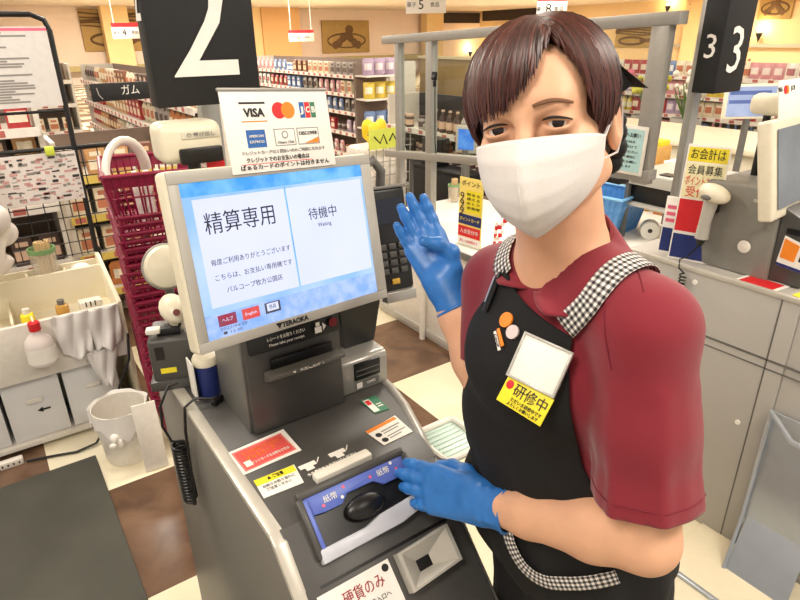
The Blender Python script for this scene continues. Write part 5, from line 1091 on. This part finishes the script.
for k, (x, y, lb) in enumerate(((2.64, 1.645, 'white paper roll under the printer, nearer the blue basket'), (2.66, 1.535, 'white paper roll under the printer, nearer the yellow sign'))):
    t = thing('paper_roll', lb, 'paper roll', (x, y, .655), 'paper rolls under the printer'); M = frame((x, y, .70), (.6, -.8, 0), (0, 0, 1))
    part('roll', M_paper, t, lambda b: b.lathe([(.011, .0), (.044, .0), (.045, .004), (.045, -.06), (.011, -.06)], 26, 0, M, cap=False)); part('core', M_g3, t, lambda b: b.lathe([(0, -.002), (.0115, -.002)], 16, 0, M, cap=False))
bb = basket_mesh((mat('light_blue_rim', '#7db6e0', .35), M_bluebk), 'shopping_basket', 'blue shopping basket with cyan rim on the white desk behind the cashier', 'shopping basket', L=.40, W=.29, Hh=.20, pitch=.03)
bb.location = (2.62, 1.95, .655); rotz(bb, math.radians(8)); part('basket_panel', M_bluebk, bb, lambda b: b.add([(2.62 + sx * .115, 1.95 + sy * .16, .66) for sx, sy in ((-1, -1), (1, -1), (1, 1), (-1, 1))] + [(2.62 + sx * .14, 1.95 + sy * .195, .82) for sx, sy in ((-1, -1), (1, -1), (1, 1), (-1, 1))], [(0, 1, 5, 4), (1, 2, 6, 5), (2, 3, 7, 6), (3, 0, 4, 7)]) , smooth=False)
# far display, cartons, red basket behind lane 3
t = thing('register_display', 'tilted customer display with pale blue screen right of the number 3 sign', 'display', (3.47, 1.69, 0))
Md = frame((3.46, 1.69, 1.255), (.83, -.56, 0), (.0, .1, 1)); part('display_housing', M_cream, t, lambda b: b.box((0, 0, -.012), (.285, .18, .024), .005, M=Md)); part('display_screen', screen_mat('far_screen', '#a9b6dc', '#c3cdea', .7), t, lambda b: b.slab(-.128, -.076, .128, .076, .001, 0, Md, 0, .0005)); part('display_bars', screen_mat('far_bars', '#5d74b4', '#6f86c4', .6), t, lambda b: (b.slab(-.12, .035, .1, .055, .0005, 0, Md, 0, .0018), b.slab(-.12, -.01, .05, .008, .0005, 0, Md, 0, .0018)))
part('display_pole', M_mgrey, t, lambda b: (b.cyl((3.47, 1.70, 0), (3.47, 1.70, 1.22), .018), b.disc((3.47, 1.70, 0), .1, .01)))
C4 = thing('cream_counter', 'long cream checkout counter of the next lane beyond the partition', 'counter', (3.9, 2.4, 0))
part('counter_body', M_cream, C4, lambda b: b.span((3.72, 1.7, 0), (4.4, 3.3, .93), .006)); part('counter_top', M_bench, C4, lambda b: b.span((3.68, 1.66, .93), (4.44, 3.34, .965), .006)); part('dark_shelf', M_black, C4, lambda b: b.span((3.71, 1.75, .62), (3.722, 3.2, .82)))
for k, (x, y, z, s_, lb) in enumerate(((3.16, 2.03, .655, (.16, .13, .36), 'tall tan carton column beside the partition post'), (3.16, 1.84, .655, (.18, .15, .27), 'brown carton stack left of the number 3 sign pole'))):
    t = thing('carton', lb, 'carton', (x, y, z)); part('carton_box', mat('tan_carton' if k == 0 else 'brown_carton', '#d9a95e' if k == 0 else '#b5763f', .7, scale=25, var=.12), t, lambda b: b.span((x - s_[0] / 2, y - s_[1] / 2, z), (x + s_[0] / 2, y + s_[1] / 2, z + s_[2]), .004)); part('carton_top', M_yellow if k == 0 else M_paper, t, lambda b: b.span((x - s_[0] / 2 + .01, y - s_[1] / 2 + .01, z + s_[2]), (x + s_[0] / 2 - .01, y + s_[1] / 2 - .01, z + s_[2] + .03), .004))
rb3 = None and basket_mesh((M_maroon, M_maroon), 'shopping_basket', 'red shopping basket behind the yellow promotion sign of lane 3', 'shopping basket', L=.40, W=.30, Hh=.22, pitch=.03)
rb4 = basket_mesh((M_maroon, M_maroon), 'shopping_basket', 'red basket behind the cream screen of lane 3', 'shopping basket', L=.40, W=.30, Hh=.22, pitch=.03); rb4.location = (2.64, 1.00, .93); rotz(rb4, math.radians(25))
t = thing('basket_stand', 'low grey stand carrying the red basket behind lane 3', 'stand', (2.62, 1.0, 0)); part('stand_top', M_lgrey, t, lambda b: b.span((2.44, .78, .905), (2.82, 1.21, .93), .004)); part('stand_body', M_lgrey, t, lambda b: b.span((2.46, .80, 0), (2.80, 1.19, .905), .004))
# ------------------------------------------------------------------ shelving full of goods
PROTO = {}
def goods(kind, cname, col, lab):
    """one pack about the origin, standing on z 0, facing -y"""
    key = (kind, cname)
    if key in PROTO: return PROTO[key]
    m0 = mat('pack_' + cname, col, .4, var=.10, scale=30); m1 = mat('pack_label_' + lab[1:], lab, .45, var=.1, scale=50); b = MB()
    if kind == 'snack_packet':
        b.grid(lambda u, v: V(((u - .5) * .105, -.028 * math.sin(PI * u) * math.sin(PI * v) ** .6, v * .15)), 7, 8); b.grid(lambda u, v: V(((u - .5) * .105, .028 * math.sin(PI * u) * math.sin(PI * v) ** .6, v * .15)), 7, 8)
        b.grid(lambda u, v: V(((u - .5) * .07, -.0015 - .028 * math.sin(PI * (.17 + u * .66)) * math.sin(PI * (.3 + v * .4)) ** .6, .045 + v * .06)), 5, 5, 1)
    elif kind == 'snack_box':
        b.box((0, 0, .075), (.10, .06, .15), .003); b.span((-.042, -.0312, .03), (.042, -.0302, .085), 0, 2, 1); b.span((-.03, -.0312, .105), (.03, -.0302, .13), 0, 2, 1)
    elif kind == 'drink_bottle':
        b.lathe([(.03, 0), (.032, .01), (.032, .11), (.012, .15), (.012, .165)], 14); b.lathe([(.0325, .03), (.0325, .09)], 14, 1, cap=False); b.lathe([(.014, .165), (.014, .18), (0, .18)], 12, 1)
    elif kind == 'jar':
        b.lathe([(.036, 0), (.038, .01), (.038, .08), (.032, .09)], 16); b.lathe([(.035, .09), (.035, .108), (0, .108)], 16, 1); b.lathe([(.0385, .02), (.0385, .065)], 16, 1, cap=False)
    o = b.build(kind, [m0, m1]); o['category'] = kind.replace('_', ' '); PROTO[key] = o; o['used'] = 0; return o
PAL = [('pink', '#d99aa0', '#f3e6df'), ('red', '#b63a3f', '#f0dcc6'), ('cream', '#e9dcc2', '#c07a5a'), ('tan', '#c99a66', '#f1e6cf'), ('brown', '#7a4a33', '#e0c39c'), ('white', '#efeae0', '#b9787c'), ('grey', '#a9a19a', '#5d4a48'), ('orange', '#d98a4a', '#f5ecd8'), ('dark', '#4b3a36', '#d8b9a0'), ('lilac', '#b9a3bd', '#f0e4ea'), ('yellow', '#e0c552', '#fff6d8'), ('blue', '#6d86b3', '#e7ecf2')]
ORD = ['bottom', 'second', 'third', 'fourth', 'fifth', 'sixth']
def place(kind, ci, loc, rz, where, sc=1.):
    c = PAL[ci]; p = goods(kind, c[0], c[1], c[2])
    if p['used']: o = p.copy(); COL.objects.link(o)
    else: o = p; p['used'] = 1
    o.location = loc; o.rotation_euler = (0, 0, rz); o.scale = (sc, sc, sc)
    lb = '%s %s on the %s' % (c[0], kind.replace('_', ' '), where); o['label'] = lb; o['group'] = lb; return o
M_shelf = mat('shelf_white', '#d8d2c6', .5); M_railw = mat('price_rail', '#efe9e0', .4); M_shback = mat('shelf_back', '#7d6c60', .7)
def gondola(name, label, short, o, dirv, length, levels, height, depth=.36, kinds=('snack_packet', 'snack_box'), cols=range(10), step=.125, start=0., rail=None, sc=1., skip=0., back=None):
    """front face starts at o and runs along dirv; goods face the normal on the right of dirv"""
    d = V(dirv).normalized(); n = V((d.y, -d.x, 0)); M = Matrix(((d.x, -n.x, 0, o[0]), (d.y, -n.y, 0, o[1]), (0, 0, 1, 0), (0, 0, 0, 1)))   # local: x along, y into the shelf, z up
    t = thing(name, label, 'shelf unit', (o[0], o[1], 0)); rz = math.atan2(d.y, d.x); rr = random.Random(len(label) * 7 + int(length * 10))
    part('back_panel', back or M_shback, t, lambda b: b.span((0, depth, 0), (length, depth + .02, height), 0, M=M), smooth=False)
    for x in (0, length): part('upright', M_shelf, t, lambda b: b.span((x - .012, .02, 0), (x + .012, depth + .02, height), 0, M=M), smooth=False)
    for li, z in enumerate(levels):
        s_ = part('shelf_board', M_shelf, t, lambda b: b.span((0, 0, z - .02), (length, depth, z), 0, M=M), smooth=False)
        part('price_rail', rail or M_railw, s_, lambda b: b.span((0, -.008, z - .035), (length, 0, z + .008), 0, M=M), smooth=False)
        part('price_card', mat('price_ink', '#b8685e', .6), s_, lambda b: [b.span((x * .16 + .02, -.0095, z - .028), (x * .16 + .075, -.008, z + .002), 0, M=M) for x in range(int(length / .16))], smooth=False, kind='stuff')
        x = .07 + start; w_ = '%s shelf of the %s' % (ORD[li], short)
        while x < length - .05:
            run = rr.choice((2, 3, 3, 4)); ci = rr.choice(list(cols)); kd = rr.choice(kinds)
            for q in range(run):
                if x > length - .05: break
                if rr.random() >= skip: p = M @ V((x, .075, z + .0005)); place(kd, ci, p, rz, w_, sc)
                x += step * (.72 if kd in ('drink_bottle', 'jar') else 1)
    return t
gondola('shelf_unit', 'shelf unit of dark goods close behind the black wire stand', 'unit behind the wire stand', (-.75, 3.42, 0), (1, 0, 0), 1.02, (.25, .55, .85, 1.06, 1.22), 1.36, cols=(2, 3, 4, 7, 8, 1), kinds=('snack_box', 'snack_packet'), sc=.95)
gondola('shelf_unit', 'low shelf of orange and tan goods behind the wire mesh', 'low shelf behind the wire mesh', (.34, 3.75, 0), (1, 0, 0), .62, (.22, .45, .68, .90), 1.10, cols=(7, 3, 4, 2, 7), step=.13, rail=mat('yellow_rail', '#d9c060', .5))
gB = gondola('shelf_unit', 'long snack shelf running away behind the lane 2 sign', 'long shelf behind the lane 2 sign', (1.16, 8.0, 0), (0, -1, 0), 4.1, (.20, .48, .74, .98, 1.20), 1.36, cols=(0, 1, 2, 3, 4, 5, 6, 7, 8), step=.135)
gondola('shelf_unit', 'far cross shelf of snack goods left of the lane 2 sign', 'far cross shelf at left', (-1.2, 8.3, 0), (1, 0, 0), 2.3, (.30, .62, .92, 1.18), 1.36, cols=(0, 2, 3, 4, 5, 8), step=.15)
gondola('shelf_unit', 'middle confectionery shelf with white price rails below the oval relief', 'middle confectionery shelf', (4.0, 9.9, 0), (0, -1, 0), 3.9, (.18, .46, .72, .94, 1.16), 1.34, cols=(0, 1, 2, 4, 5, 9, 11, 6), step=.16, kinds=('snack_packet', 'snack_box', 'jar'))
gondola('shelf_unit', 'cross shelf of orange wrapped goods right of the lane 2 sign', 'cross shelf of orange goods', (2.5, 10.2, 0), (1, 0, 0), 1.5, (.45, .75, 1.02, 1.20), 1.34, cols=(7, 3, 1, 10), step=.16)
gondola('shelf_unit', 'pale grocery shelf seen through the partition right of the hair', 'pale grocery shelf beyond the partition', (6.9, 6.3, 0), (0, -1, 0), 4.0, (.22, .46, .70, .92, 1.13), 1.28, cols=(5, 2, 10, 9, 0, 5, 11, 1), step=.12, kinds=('snack_packet', 'drink_bottle', 'snack_packet'), back=mat('shelf_back_cream', '#cdbfa8', .7), sc=1.1)
gondola('shelf_unit', 'black rack of dark bottles behind the mid rail of the partition', 'black rack behind the partition', (3.15, 4.75, 0), (0, -1, 0), 1.4, (.35, .62, .86), 1.12, cols=(8, 4, 8, 6), step=.13, kinds=('drink_bottle', 'jar'), rail=M_white, skip=.2, back=M_matte_black)
# end cap of the middle shelf, gum sign, yellow goods
t = thing('end_display', 'tall narrow end display of lilac packs at the right end of the middle shelf', 'display', (3.75, 5.85, 0))
part('display_body', M_shback, t, lambda b: b.span((3.55, 5.96, 0), (3.96, 6.0, 1.34))); part('display_boards', M_railw, t, lambda b: [b.span((3.55, 5.72, z - .015), (3.96, 5.96, z)) for z in (.35, .68, .98, 1.22)])
for li, z in enumerate((.35, .68, .98, 1.22)):
    for k in range(3): place('snack_packet', (5, 11, 10, 9)[li], (3.62 + .14 * k, 5.80, z + .001), -.6, '%s tier of the lilac end display' % ORD[li], 1.15)
b = MB(); b.box((0, 0, 0), (.37, .02, .095), .004, M=T(.78, 3.86, 1.335)); gs = b.build('shelf_sign', M_matte_black, gB); t = MB(); text_mb(t, 'ガム', .06, frame((.80, 3.849, 1.338), (1, 0, 0), (0, 0, 1)), 0, .095); t.build('sign_lettering', M_paper, gs, smooth=False)
part('sign_curl', M_lgrey, gs, lambda b: b.tube([(.625, 3.849, 1.36), (.632, 3.848, 1.32), (.648, 3.849, 1.30)], .003, 5)); part('sign_arm', M_matte_black, gs, lambda b: b.span((.95, 3.855, 1.32), (1.17, 3.872, 1.345)))
t = thing('sale_basket', 'wire sale basket with a lime price card left of the partition', 'sale basket', (2.45, 3.9, 0))
part('basket_wire', M_alu, t, lambda b: ([b.tube([(2.30 + .06 * k, 3.72, .55), (2.30 + .06 * k, 3.70, .98)], .004, 5) for k in range(7)] + [b.tube([(2.29, 3.71, .56 + .1 * k), (2.68, 3.71, .56 + .1 * k)], .004, 5) for k in range(5)], b.span((2.28, 3.72, .53), (2.70, 4.10, .56)), [b.cyl((x, y, 0), (x, y, .55), .012) for x in (2.31, 2.67) for y in (3.75, 4.07)]))
part('lime_card', mat('lime_card', '#cfd85a', .5), t, lambda b: b.span((2.29, 3.685, .86), (2.56, 3.692, 1.0))); part('card_print', M_ink, t, lambda b: (b.tube([(2.33, 3.684, .95), (2.38, 3.684, .90), (2.41, 3.684, .96), (2.44, 3.684, .89)], .006, 5), b.tube([(2.46, 3.684, .91), (2.49, 3.684, .96), (2.52, 3.684, .91)], .006, 5)), smooth=False)
part('goods_bed', mat('wrapped_white', '#e9e2d8', .5, scale=30, var=.12), t, lambda b: b.span((2.31, 3.74, .56), (2.67, 4.08, .85), .04))
t = thing('yellow_bundle', 'bright yellow bundle atop the wire sale basket', 'bundle', (2.49, 3.92, .85)); S = Soft()
for k in range(9): S.ell((2.47 + .06 * math.cos(k * 2.1), 3.90 + .05 * math.sin(k * 2.1), .96 + .03 * math.sin(k * 1.3)), (.045, .04, .05), k=.01)
S.ell((2.47, 3.9, .90), (.06, .06, .06), k=.01)
P, Q = S.mesh(np.arange(2.3, 2.65, .008), np.arange(3.75, 4.06, .008), np.arange(.8, 1.1, .008)); soft_build(P, Q, 'bundle', mat('bright_yellow', '#f2d52a', .5), t)
# blue register monitor and black boxes for the next counter's shadow behind the partition
t = thing('register_monitor', 'small bright blue register monitor left of the face', 'monitor', (2.83, 3.26, 0)); Mr = frame((2.825, 3.265, .93), (.42, -.91, 0), (0, 0, 1))
part('monitor_housing', M_lgrey, t, lambda b: b.box((0, 0, -.02), (.165, .185, .04), .006, M=Mr)); part('monitor_screen', screen_mat('blue_screen', '#2d7fe0', '#5aa0ee', .9, sc=12), t, lambda b: b.slab(-.06, -.068, .06, .072, .001, 0, Mr, 0, .001)); part('monitor_post', M_mgrey, t, lambda b: (b.cyl((2.84, 3.28, 0), (2.84, 3.28, .86), .03), b.disc((2.83, 3.28, 0), .05, .01)))
t = thing('counter_shadow', 'black boxes standing in for counter shadow behind the white counter and partition', 'desk', (3.0, 3.6, 0)); part('desk_body', M_matte_black, t, lambda b: b.span((2.93, 3.38, 0), (3.10, 4.6, .62), .01)); part('desk_top', M_matte_black, t, lambda b: b.span((2.92, 3.37, .62), (3.12, 4.62, .645), .004)); part('shadow_box', M_black, t, lambda b: (b.span((2.95, 3.75, .645), (3.08, 3.95, .86), .01), b.span((2.95, 4.2, .645), (3.08, 4.5, .80), .01)))  # shade of the next counter put in as solid black boxes
t = thing('receipt_spindle', 'grey pole mounted scanner standing left of the wide partition post', 'scanner', (2.62, 3.42, 0)); part('spindle_pole', M_silver, t, lambda b: (b.cyl((2.62, 3.42, 0), (2.62, 3.42, 1.0), .018), b.disc((2.62, 3.42, 0), .1, .01))); part('spindle_head', M_silver, t, lambda b: b.box((2.62, 3.41, 1.02), (.09, .06, .05), .01))
# brown service wall
struct(MB().span((4.9, 3.9, 0), (5.0, 6.6, 1.34)).build('wall_service', mat('brown_service_wall', '#9c8252', .7, var=.05, scale=3), smooth=False))
struct(MB().span((4.88, 3.88, 1.34), (5.02, 6.62, 1.37)).build('trim_1', mat('pale_cap', '#d9c9a0', .6), smooth=False))
# flower buckets through the partition
fl = 0
for k, (x, y, cn, cc) in enumerate(((6.35, 5.2, 'yellow', '#e8cf3a'), (6.3, 4.75, 'pink', '#d9738a'), (6.3, 4.2, 'yellow and green', '#c9c33a'), (6.35, 3.75, 'white', '#efe9dd'))):
    t = thing('flower_bucket', '%s flower bunch in a grey bucket%s' % (cn, ' nearest the hair beyond the partition' if k == 0 else ' beyond the partition'), 'flowers', (x, y, 0))
    part('bucket', M_lgrey, t, lambda b: b.lathe([(.13, 0), (.16, .75), (.15, .75), (.12, .02)], 18, 0, T(x, y, 0)))
    r_ = random.Random(k)
    part('leaves', mat('leaf_green', '#5f7a3a', .6, var=.2), t, lambda b: [b.tube([(x, y, .7), (x + r_.uniform(-.14, .14), y + r_.uniform(-.14, .14), .95 + r_.uniform(0, .2))], [.012, .004], 5) for _ in range(22)])
    part('blossoms', mat('blossom_' + cn.split()[0] + str(k), cc, .6, var=.15), t, lambda b: [b.ball((x + r_.uniform(-.17, .17), y + r_.uniform(-.17, .17), 1.06 + r_.uniform(-.06, .16)), r_.uniform(.025, .05), 8) for _ in range(20)], kind='stuff')
# ------------------------------------------------------------------ far wall: pictures, columns, hanging signs, wall lamps
k_ = 28 / 19
def sz(z): return 1.6 + (z - 1.6) * k_
M_tan = mat('tan_column', '#dfae72', .8, var=.02, scale=2); M_pale = mat('pale_column', '#ecca90', .8, var=.02, scale=2); M_relief = mat('gold_relief', '#b08f52', .7, var=.08, scale=4); M_relief2 = mat('brown_relief', '#6b4d2b', .7)
struct(MB().span((3.47 * k_, 27.2, 0), (4.12 * k_, 27.7, 3.3)).build('trim_2', M_pale, smooth=False)); struct(MB().span((7.78 * k_, 26.9, 0), (9.0 * k_, 27.6, 3.3)).build('trim_3', M_tan, smooth=False)); struct(MB().span((7.5 * k_, 27.0, 0), (7.78 * k_, 27.7, 3.3)).build('trim_4', M_pale, smooth=False))  # trim_4: left highlight of the tan column, built as a paler slab
struct(MB().span((14.0 * k_, 27.2, 0), (14.75 * k_, 27.7, 3.3)).build('trim_5', M_pale, smooth=False)); struct(MB().span((9.0 * k_, 27.5, sz(.86)), (14 * k_, 28, sz(1.0))).build('trim_6', mat('olive_ledge', '#b3a36a', .7), smooth=False)); struct(MB().span((1.5 * k_, 27.5, sz(.86)), (7.5 * k_, 28, sz(.98))).build('trim_7', mat('olive_ledge', '#b3a36a', .7), smooth=False))
def relief(label, x0, x1, z0, z1, kind, M=None):
    cx, cz = (x0 + x1) / 2, (z0 + z1) / 2; w_, h_ = x1 - x0, z1 - z0; t = thing('wall_relief', label, 'picture', tuple((M or Matrix()) @ V((cx, 27.95, z0))))
    part('relief_board', M_relief, t, lambda b: b.span((x0, 27.88, z0), (x1, 27.98, z1), .02, 2, 0, M))
    def fig(b):
        if kind == 'oval':
            b.tube([(cx + .40 * w_ * math.cos(2 * PI * i / 30), 27.86, cz - .12 * h_ + .22 * h_ * math.sin(2 * PI * i / 30)) for i in range(30)], .035, 6, closed=True, M=M)
            for i in range(7): b.ball((cx + (i - 3) * .08 * w_, 27.86, cz - .12 * h_ + .14 * h_ * math.cos(i - 3)), (.07 * w_, .03, .13 * h_), 10, 0, M)
            b.ball((cx + .06 * w_, 27.86, cz + .22 * h_), (.09 * w_, .03, .14 * h_), 10, 0, M)
        else:
            for i in range(6): b.tube([(x0 + w_ * j / 10, 27.86, z1 - h_ * (.08 + .07 * i) - .05 * h_ * math.sin(j * .5 + i)) for j in range(11)], .03, 5, M=M)
            b.tube([(cx - .18 * w_ + .24 * w_ * math.cos(2 * PI * i / 24), 27.86, cz - .22 * h_ + .15 * h_ * math.sin(2 * PI * i / 24)) for i in range(24)], .05, 5, closed=True, M=M)
            for i in range(4): b.ball((cx + (.05 + .1 * i) * w_, 27.86, cz - .2 * h_), (.07 * w_, .03, .09 * h_), 10, 0, M)
    part('relief_figure', M_relief2, t, fig)
relief('wide gold relief with wavy lines behind the pale column at left', 3.0 * k_, 5.4 * k_, sz(1.34), sz(2.36), 'wave')
relief('square gold relief with an oval dish figure above the middle shelf', 10.1 * k_, 11.9 * k_, sz(1.12), sz(2.10), 'oval')
MRW = Matrix(((0, 1, 0, -3.0), (-1, 0, 0, 0), (0, 0, 1, 0), (0, 0, 0, 1)))     # a wall facing -x, 3 m nearer
relief('brown relief on the right wall seen through the partition', -12.7 * k_, -10.9 * k_, sz(1.20), sz(1.84), 'wave', MRW)
relief('plain gold panel high on the right wall above the wall lamp', -8.55 * k_, -7.75 * k_, sz(1.86), sz(2.5), 'oval', MRW)
def hang(label, x, y, z, w_, h_, rz, num, top=M_red):
    t = thing('aisle_sign', label, 'aisle sign', (x, y, z)); M = Matrix.Translation((x, y, z)) @ Matrix.Rotation(rz, 4, 'Z') @ frame((0, 0, 0), (1, 0, 0), (0, 0, 1))
    part('sign_panel', M_paper, t, lambda b: b.box((0, 0, 0), (w_, h_, .03), .003, M=M)); part('sign_band', top, t, lambda b: b.slab(-w_ / 2, h_ * .24, w_ / 2, h_ / 2, .003, 0, M, 0, .015))
    part('sign_lettering', M_ink, t, lambda b: (text_mb(b, num, h_ * .62, M @ T(-.12 * w_, -.12 * h_, .017), 0), text_mb(b, '菓子', h_ * .24, M @ T(-.36 * w_, -.12 * h_, .017), 0), text_mb(b, '食品', h_ * .24, M @ T(.22 * w_, -.12 * h_, .017), 0)), smooth=False)
    part('hanger', M_lgrey, t, lambda b: [b.cyl((x + s_ * w_ * .4 * math.cos(rz), y + s_ * w_ * .4 * math.sin(rz), z + h_ / 2), (x + s_ * w_ * .4 * math.cos(rz), y + s_ * w_ * .4 * math.sin(rz), 3.3), .008, n=6) for s_ in (-1, 1)])
R0 = -.6022
hang('hanging aisle sign number 4 left of the lane 2 sign', 2.63, 12.0, 1.75, .50, .25, R0 + .35, '4'); hang('hanging aisle sign number 6 beside the tan column', 6.72, 13.6, 1.64, .58, .24, R0, '6')
hang('hanging aisle sign number 5 above the partition top rail', 6.05, 8.0, 2.06, .60, .30, R0, '5', M_paper); hang('hanging aisle sign with red band above the hair', 8.43, 7.67, 2.02, .50, .34, R0, '8')
struct(MB().span((24.8, 23.3, sz(2.08)), (25, 27.6, sz(2.42))).build('trim_8', mat('dark_recess', '#2a1d15', .7), smooth=False)); struct(MB().span((15.0 * k_, 27.8, sz(2.02)), (24.8, 28, sz(2.36))).build('trim_9', mat('dark_recess', '#2a1d15', .7), smooth=False))
struct(MB().span((24.7, -4, sz(1.22)), (25, 15.8, sz(1.30))).build('trim_10', mat('grey_rail', '#b5a78c', .6), smooth=False))
struct(MB().span((24.6, 14.0, 0), (25, 15.3, 3.3)).build('trim_11', M_pale, smooth=False))
def sconce(label, p, d):
    t = thing('wall_lamp', label, 'wall lamp', p); part('lamp_cone', M_black, t, lambda b: b.lathe([(.01, -.32), (.13, 0), (.115, 0), (.0, -.28)], 16, 0, Matrix.Translation(p), cap=False))
    part('lamp_glow', mat('warm_bulb', '#ffd98a', .5, emit=9), t, lambda b: b.ball((p[0], p[1], p[2] + .02), (.07, .07, .05), 10)); part('lamp_arm', M_black, t, lambda b: b.cyl(p, (p[0] + d[0] * .22, p[1] + d[1] * .22, p[2] - .1), .015))
    ld = bpy.data.lights.new('sconce', 'POINT'); ld.energy = 26; ld.color = (1, .75, .4); ld.shadow_soft_size = .06; lo = bpy.data.objects.new('sconce_light', ld); COL.objects.link(lo); lo.location = (p[0], p[1], p[2] + .16)
sconce('black cone wall lamp right of the number 3 sign', (24.72, 8.35 * k_, sz(1.56)), (1, 0)); sconce('left black cone lamp of the pair left of the number 3 sign', (24.72, 11.0 * k_, sz(2.28)), (1, 0)); sconce('right black cone lamp of the pair left of the number 3 sign', (24.72, 10.3 * k_, sz(2.28)), (1, 0))
sconce('left small wall lamp on the cream wall left of the hair', (24.1, 27.72, sz(1.03)), (0, 1)); sconce('right small wall lamp on the cream wall left of the hair', (24.72, 26.6, sz(1.03)), (1, 0))
# ceiling lights
def clight(lb, x, y):
    t = thing('ceiling_light', lb, 'ceiling light', (x, y, 2.8)); part('light_frame', M_white, t, lambda b: b.span((x - .64, y - .16, CEIL - .05), (x + .64, y + .16, CEIL), .004)); part('diffuser', mat('lit_diffuser', '#fff1dc', .5, emit=4.), t, lambda b: b.span((x - .60, y - .13, CEIL - .055), (x + .60, y + .13, CEIL - .05)))
# ------------------------------------------------------------------ lights, camera
M_tube = mat('lit_diffuser', '#fff1dc', .5, emit=4.)
def lamp(x, y, sx, sy, W, nm='ceiling_light'):
    pass
LIGHTS = [(-1.0, .2), (1.2, -.6), (-.4, 2.6), (2.2, 2.2), (3.2, .4), (1.2, 5.0), (4.6, 4.6), (7.5, 2.5), (3.5, 8.5), (8, 7.5), (-1.5, 6.5), (12, 4.5), (13, 11), (6, 14), (1, 12), (16, 6), (5, 23), (12, 22), (20, 20), (21, 12)]
for i, (x, y) in enumerate(LIGHTS):
    ld = bpy.data.lights.new('fluorescent', 'AREA'); ld.shape = 'RECTANGLE'; ld.size = 1.2; ld.size_y = .5
    ld.energy = (62 if i < 5 else 85 if i < 12 else 640) * LK; ld.color = (1, .925, .82)
    lo = bpy.data.objects.new('fluorescent_lamp', ld); COL.objects.link(lo); lo.location = (x, y, CEIL - .06)
w = bpy.data.worlds.new('store_ambient'); SC.world = w; w.use_nodes = True
w.node_tree.nodes['Background'].inputs[0].default_value = (1, .95, .89, 1); w.node_tree.nodes['Background'].inputs[1].default_value = .6
cd = bpy.data.cameras.new('camera'); cam = bpy.data.objects.new('camera', cd); COL.objects.link(cam)
cd.sensor_width = 36; cd.lens = 600 / 800 * 36; cd.clip_start = .02; cd.clip_end = 80
a_, p_, r_ = .6022, .41415, -.01478
Fh = V((math.sin(a_), math.cos(a_), 0)); Xh = V((math.cos(a_), -math.sin(a_), 0)); Fw = Fh * math.cos(p_) - V((0, 0, 1)) * math.sin(p_); Uh = Fh * math.sin(p_) + V((0, 0, 1)) * math.cos(p_)
Rr = Xh * math.cos(r_) + Uh * math.sin(r_); Ur = Uh * math.cos(r_) - Xh * math.sin(r_)
cam.matrix_world = Matrix(((Rr.x, Ur.x, -Fw.x, 0), (Rr.y, Ur.y, -Fw.y, 0), (Rr.z, Ur.z, -Fw.z, 1.6), (0, 0, 0, 1)))
SC.camera = cam
SC.view_settings.view_transform = 'Standard'; SC.view_settings.look = 'None'; SC.view_settings.gamma = 1; SC.view_settings.exposure = EXPO
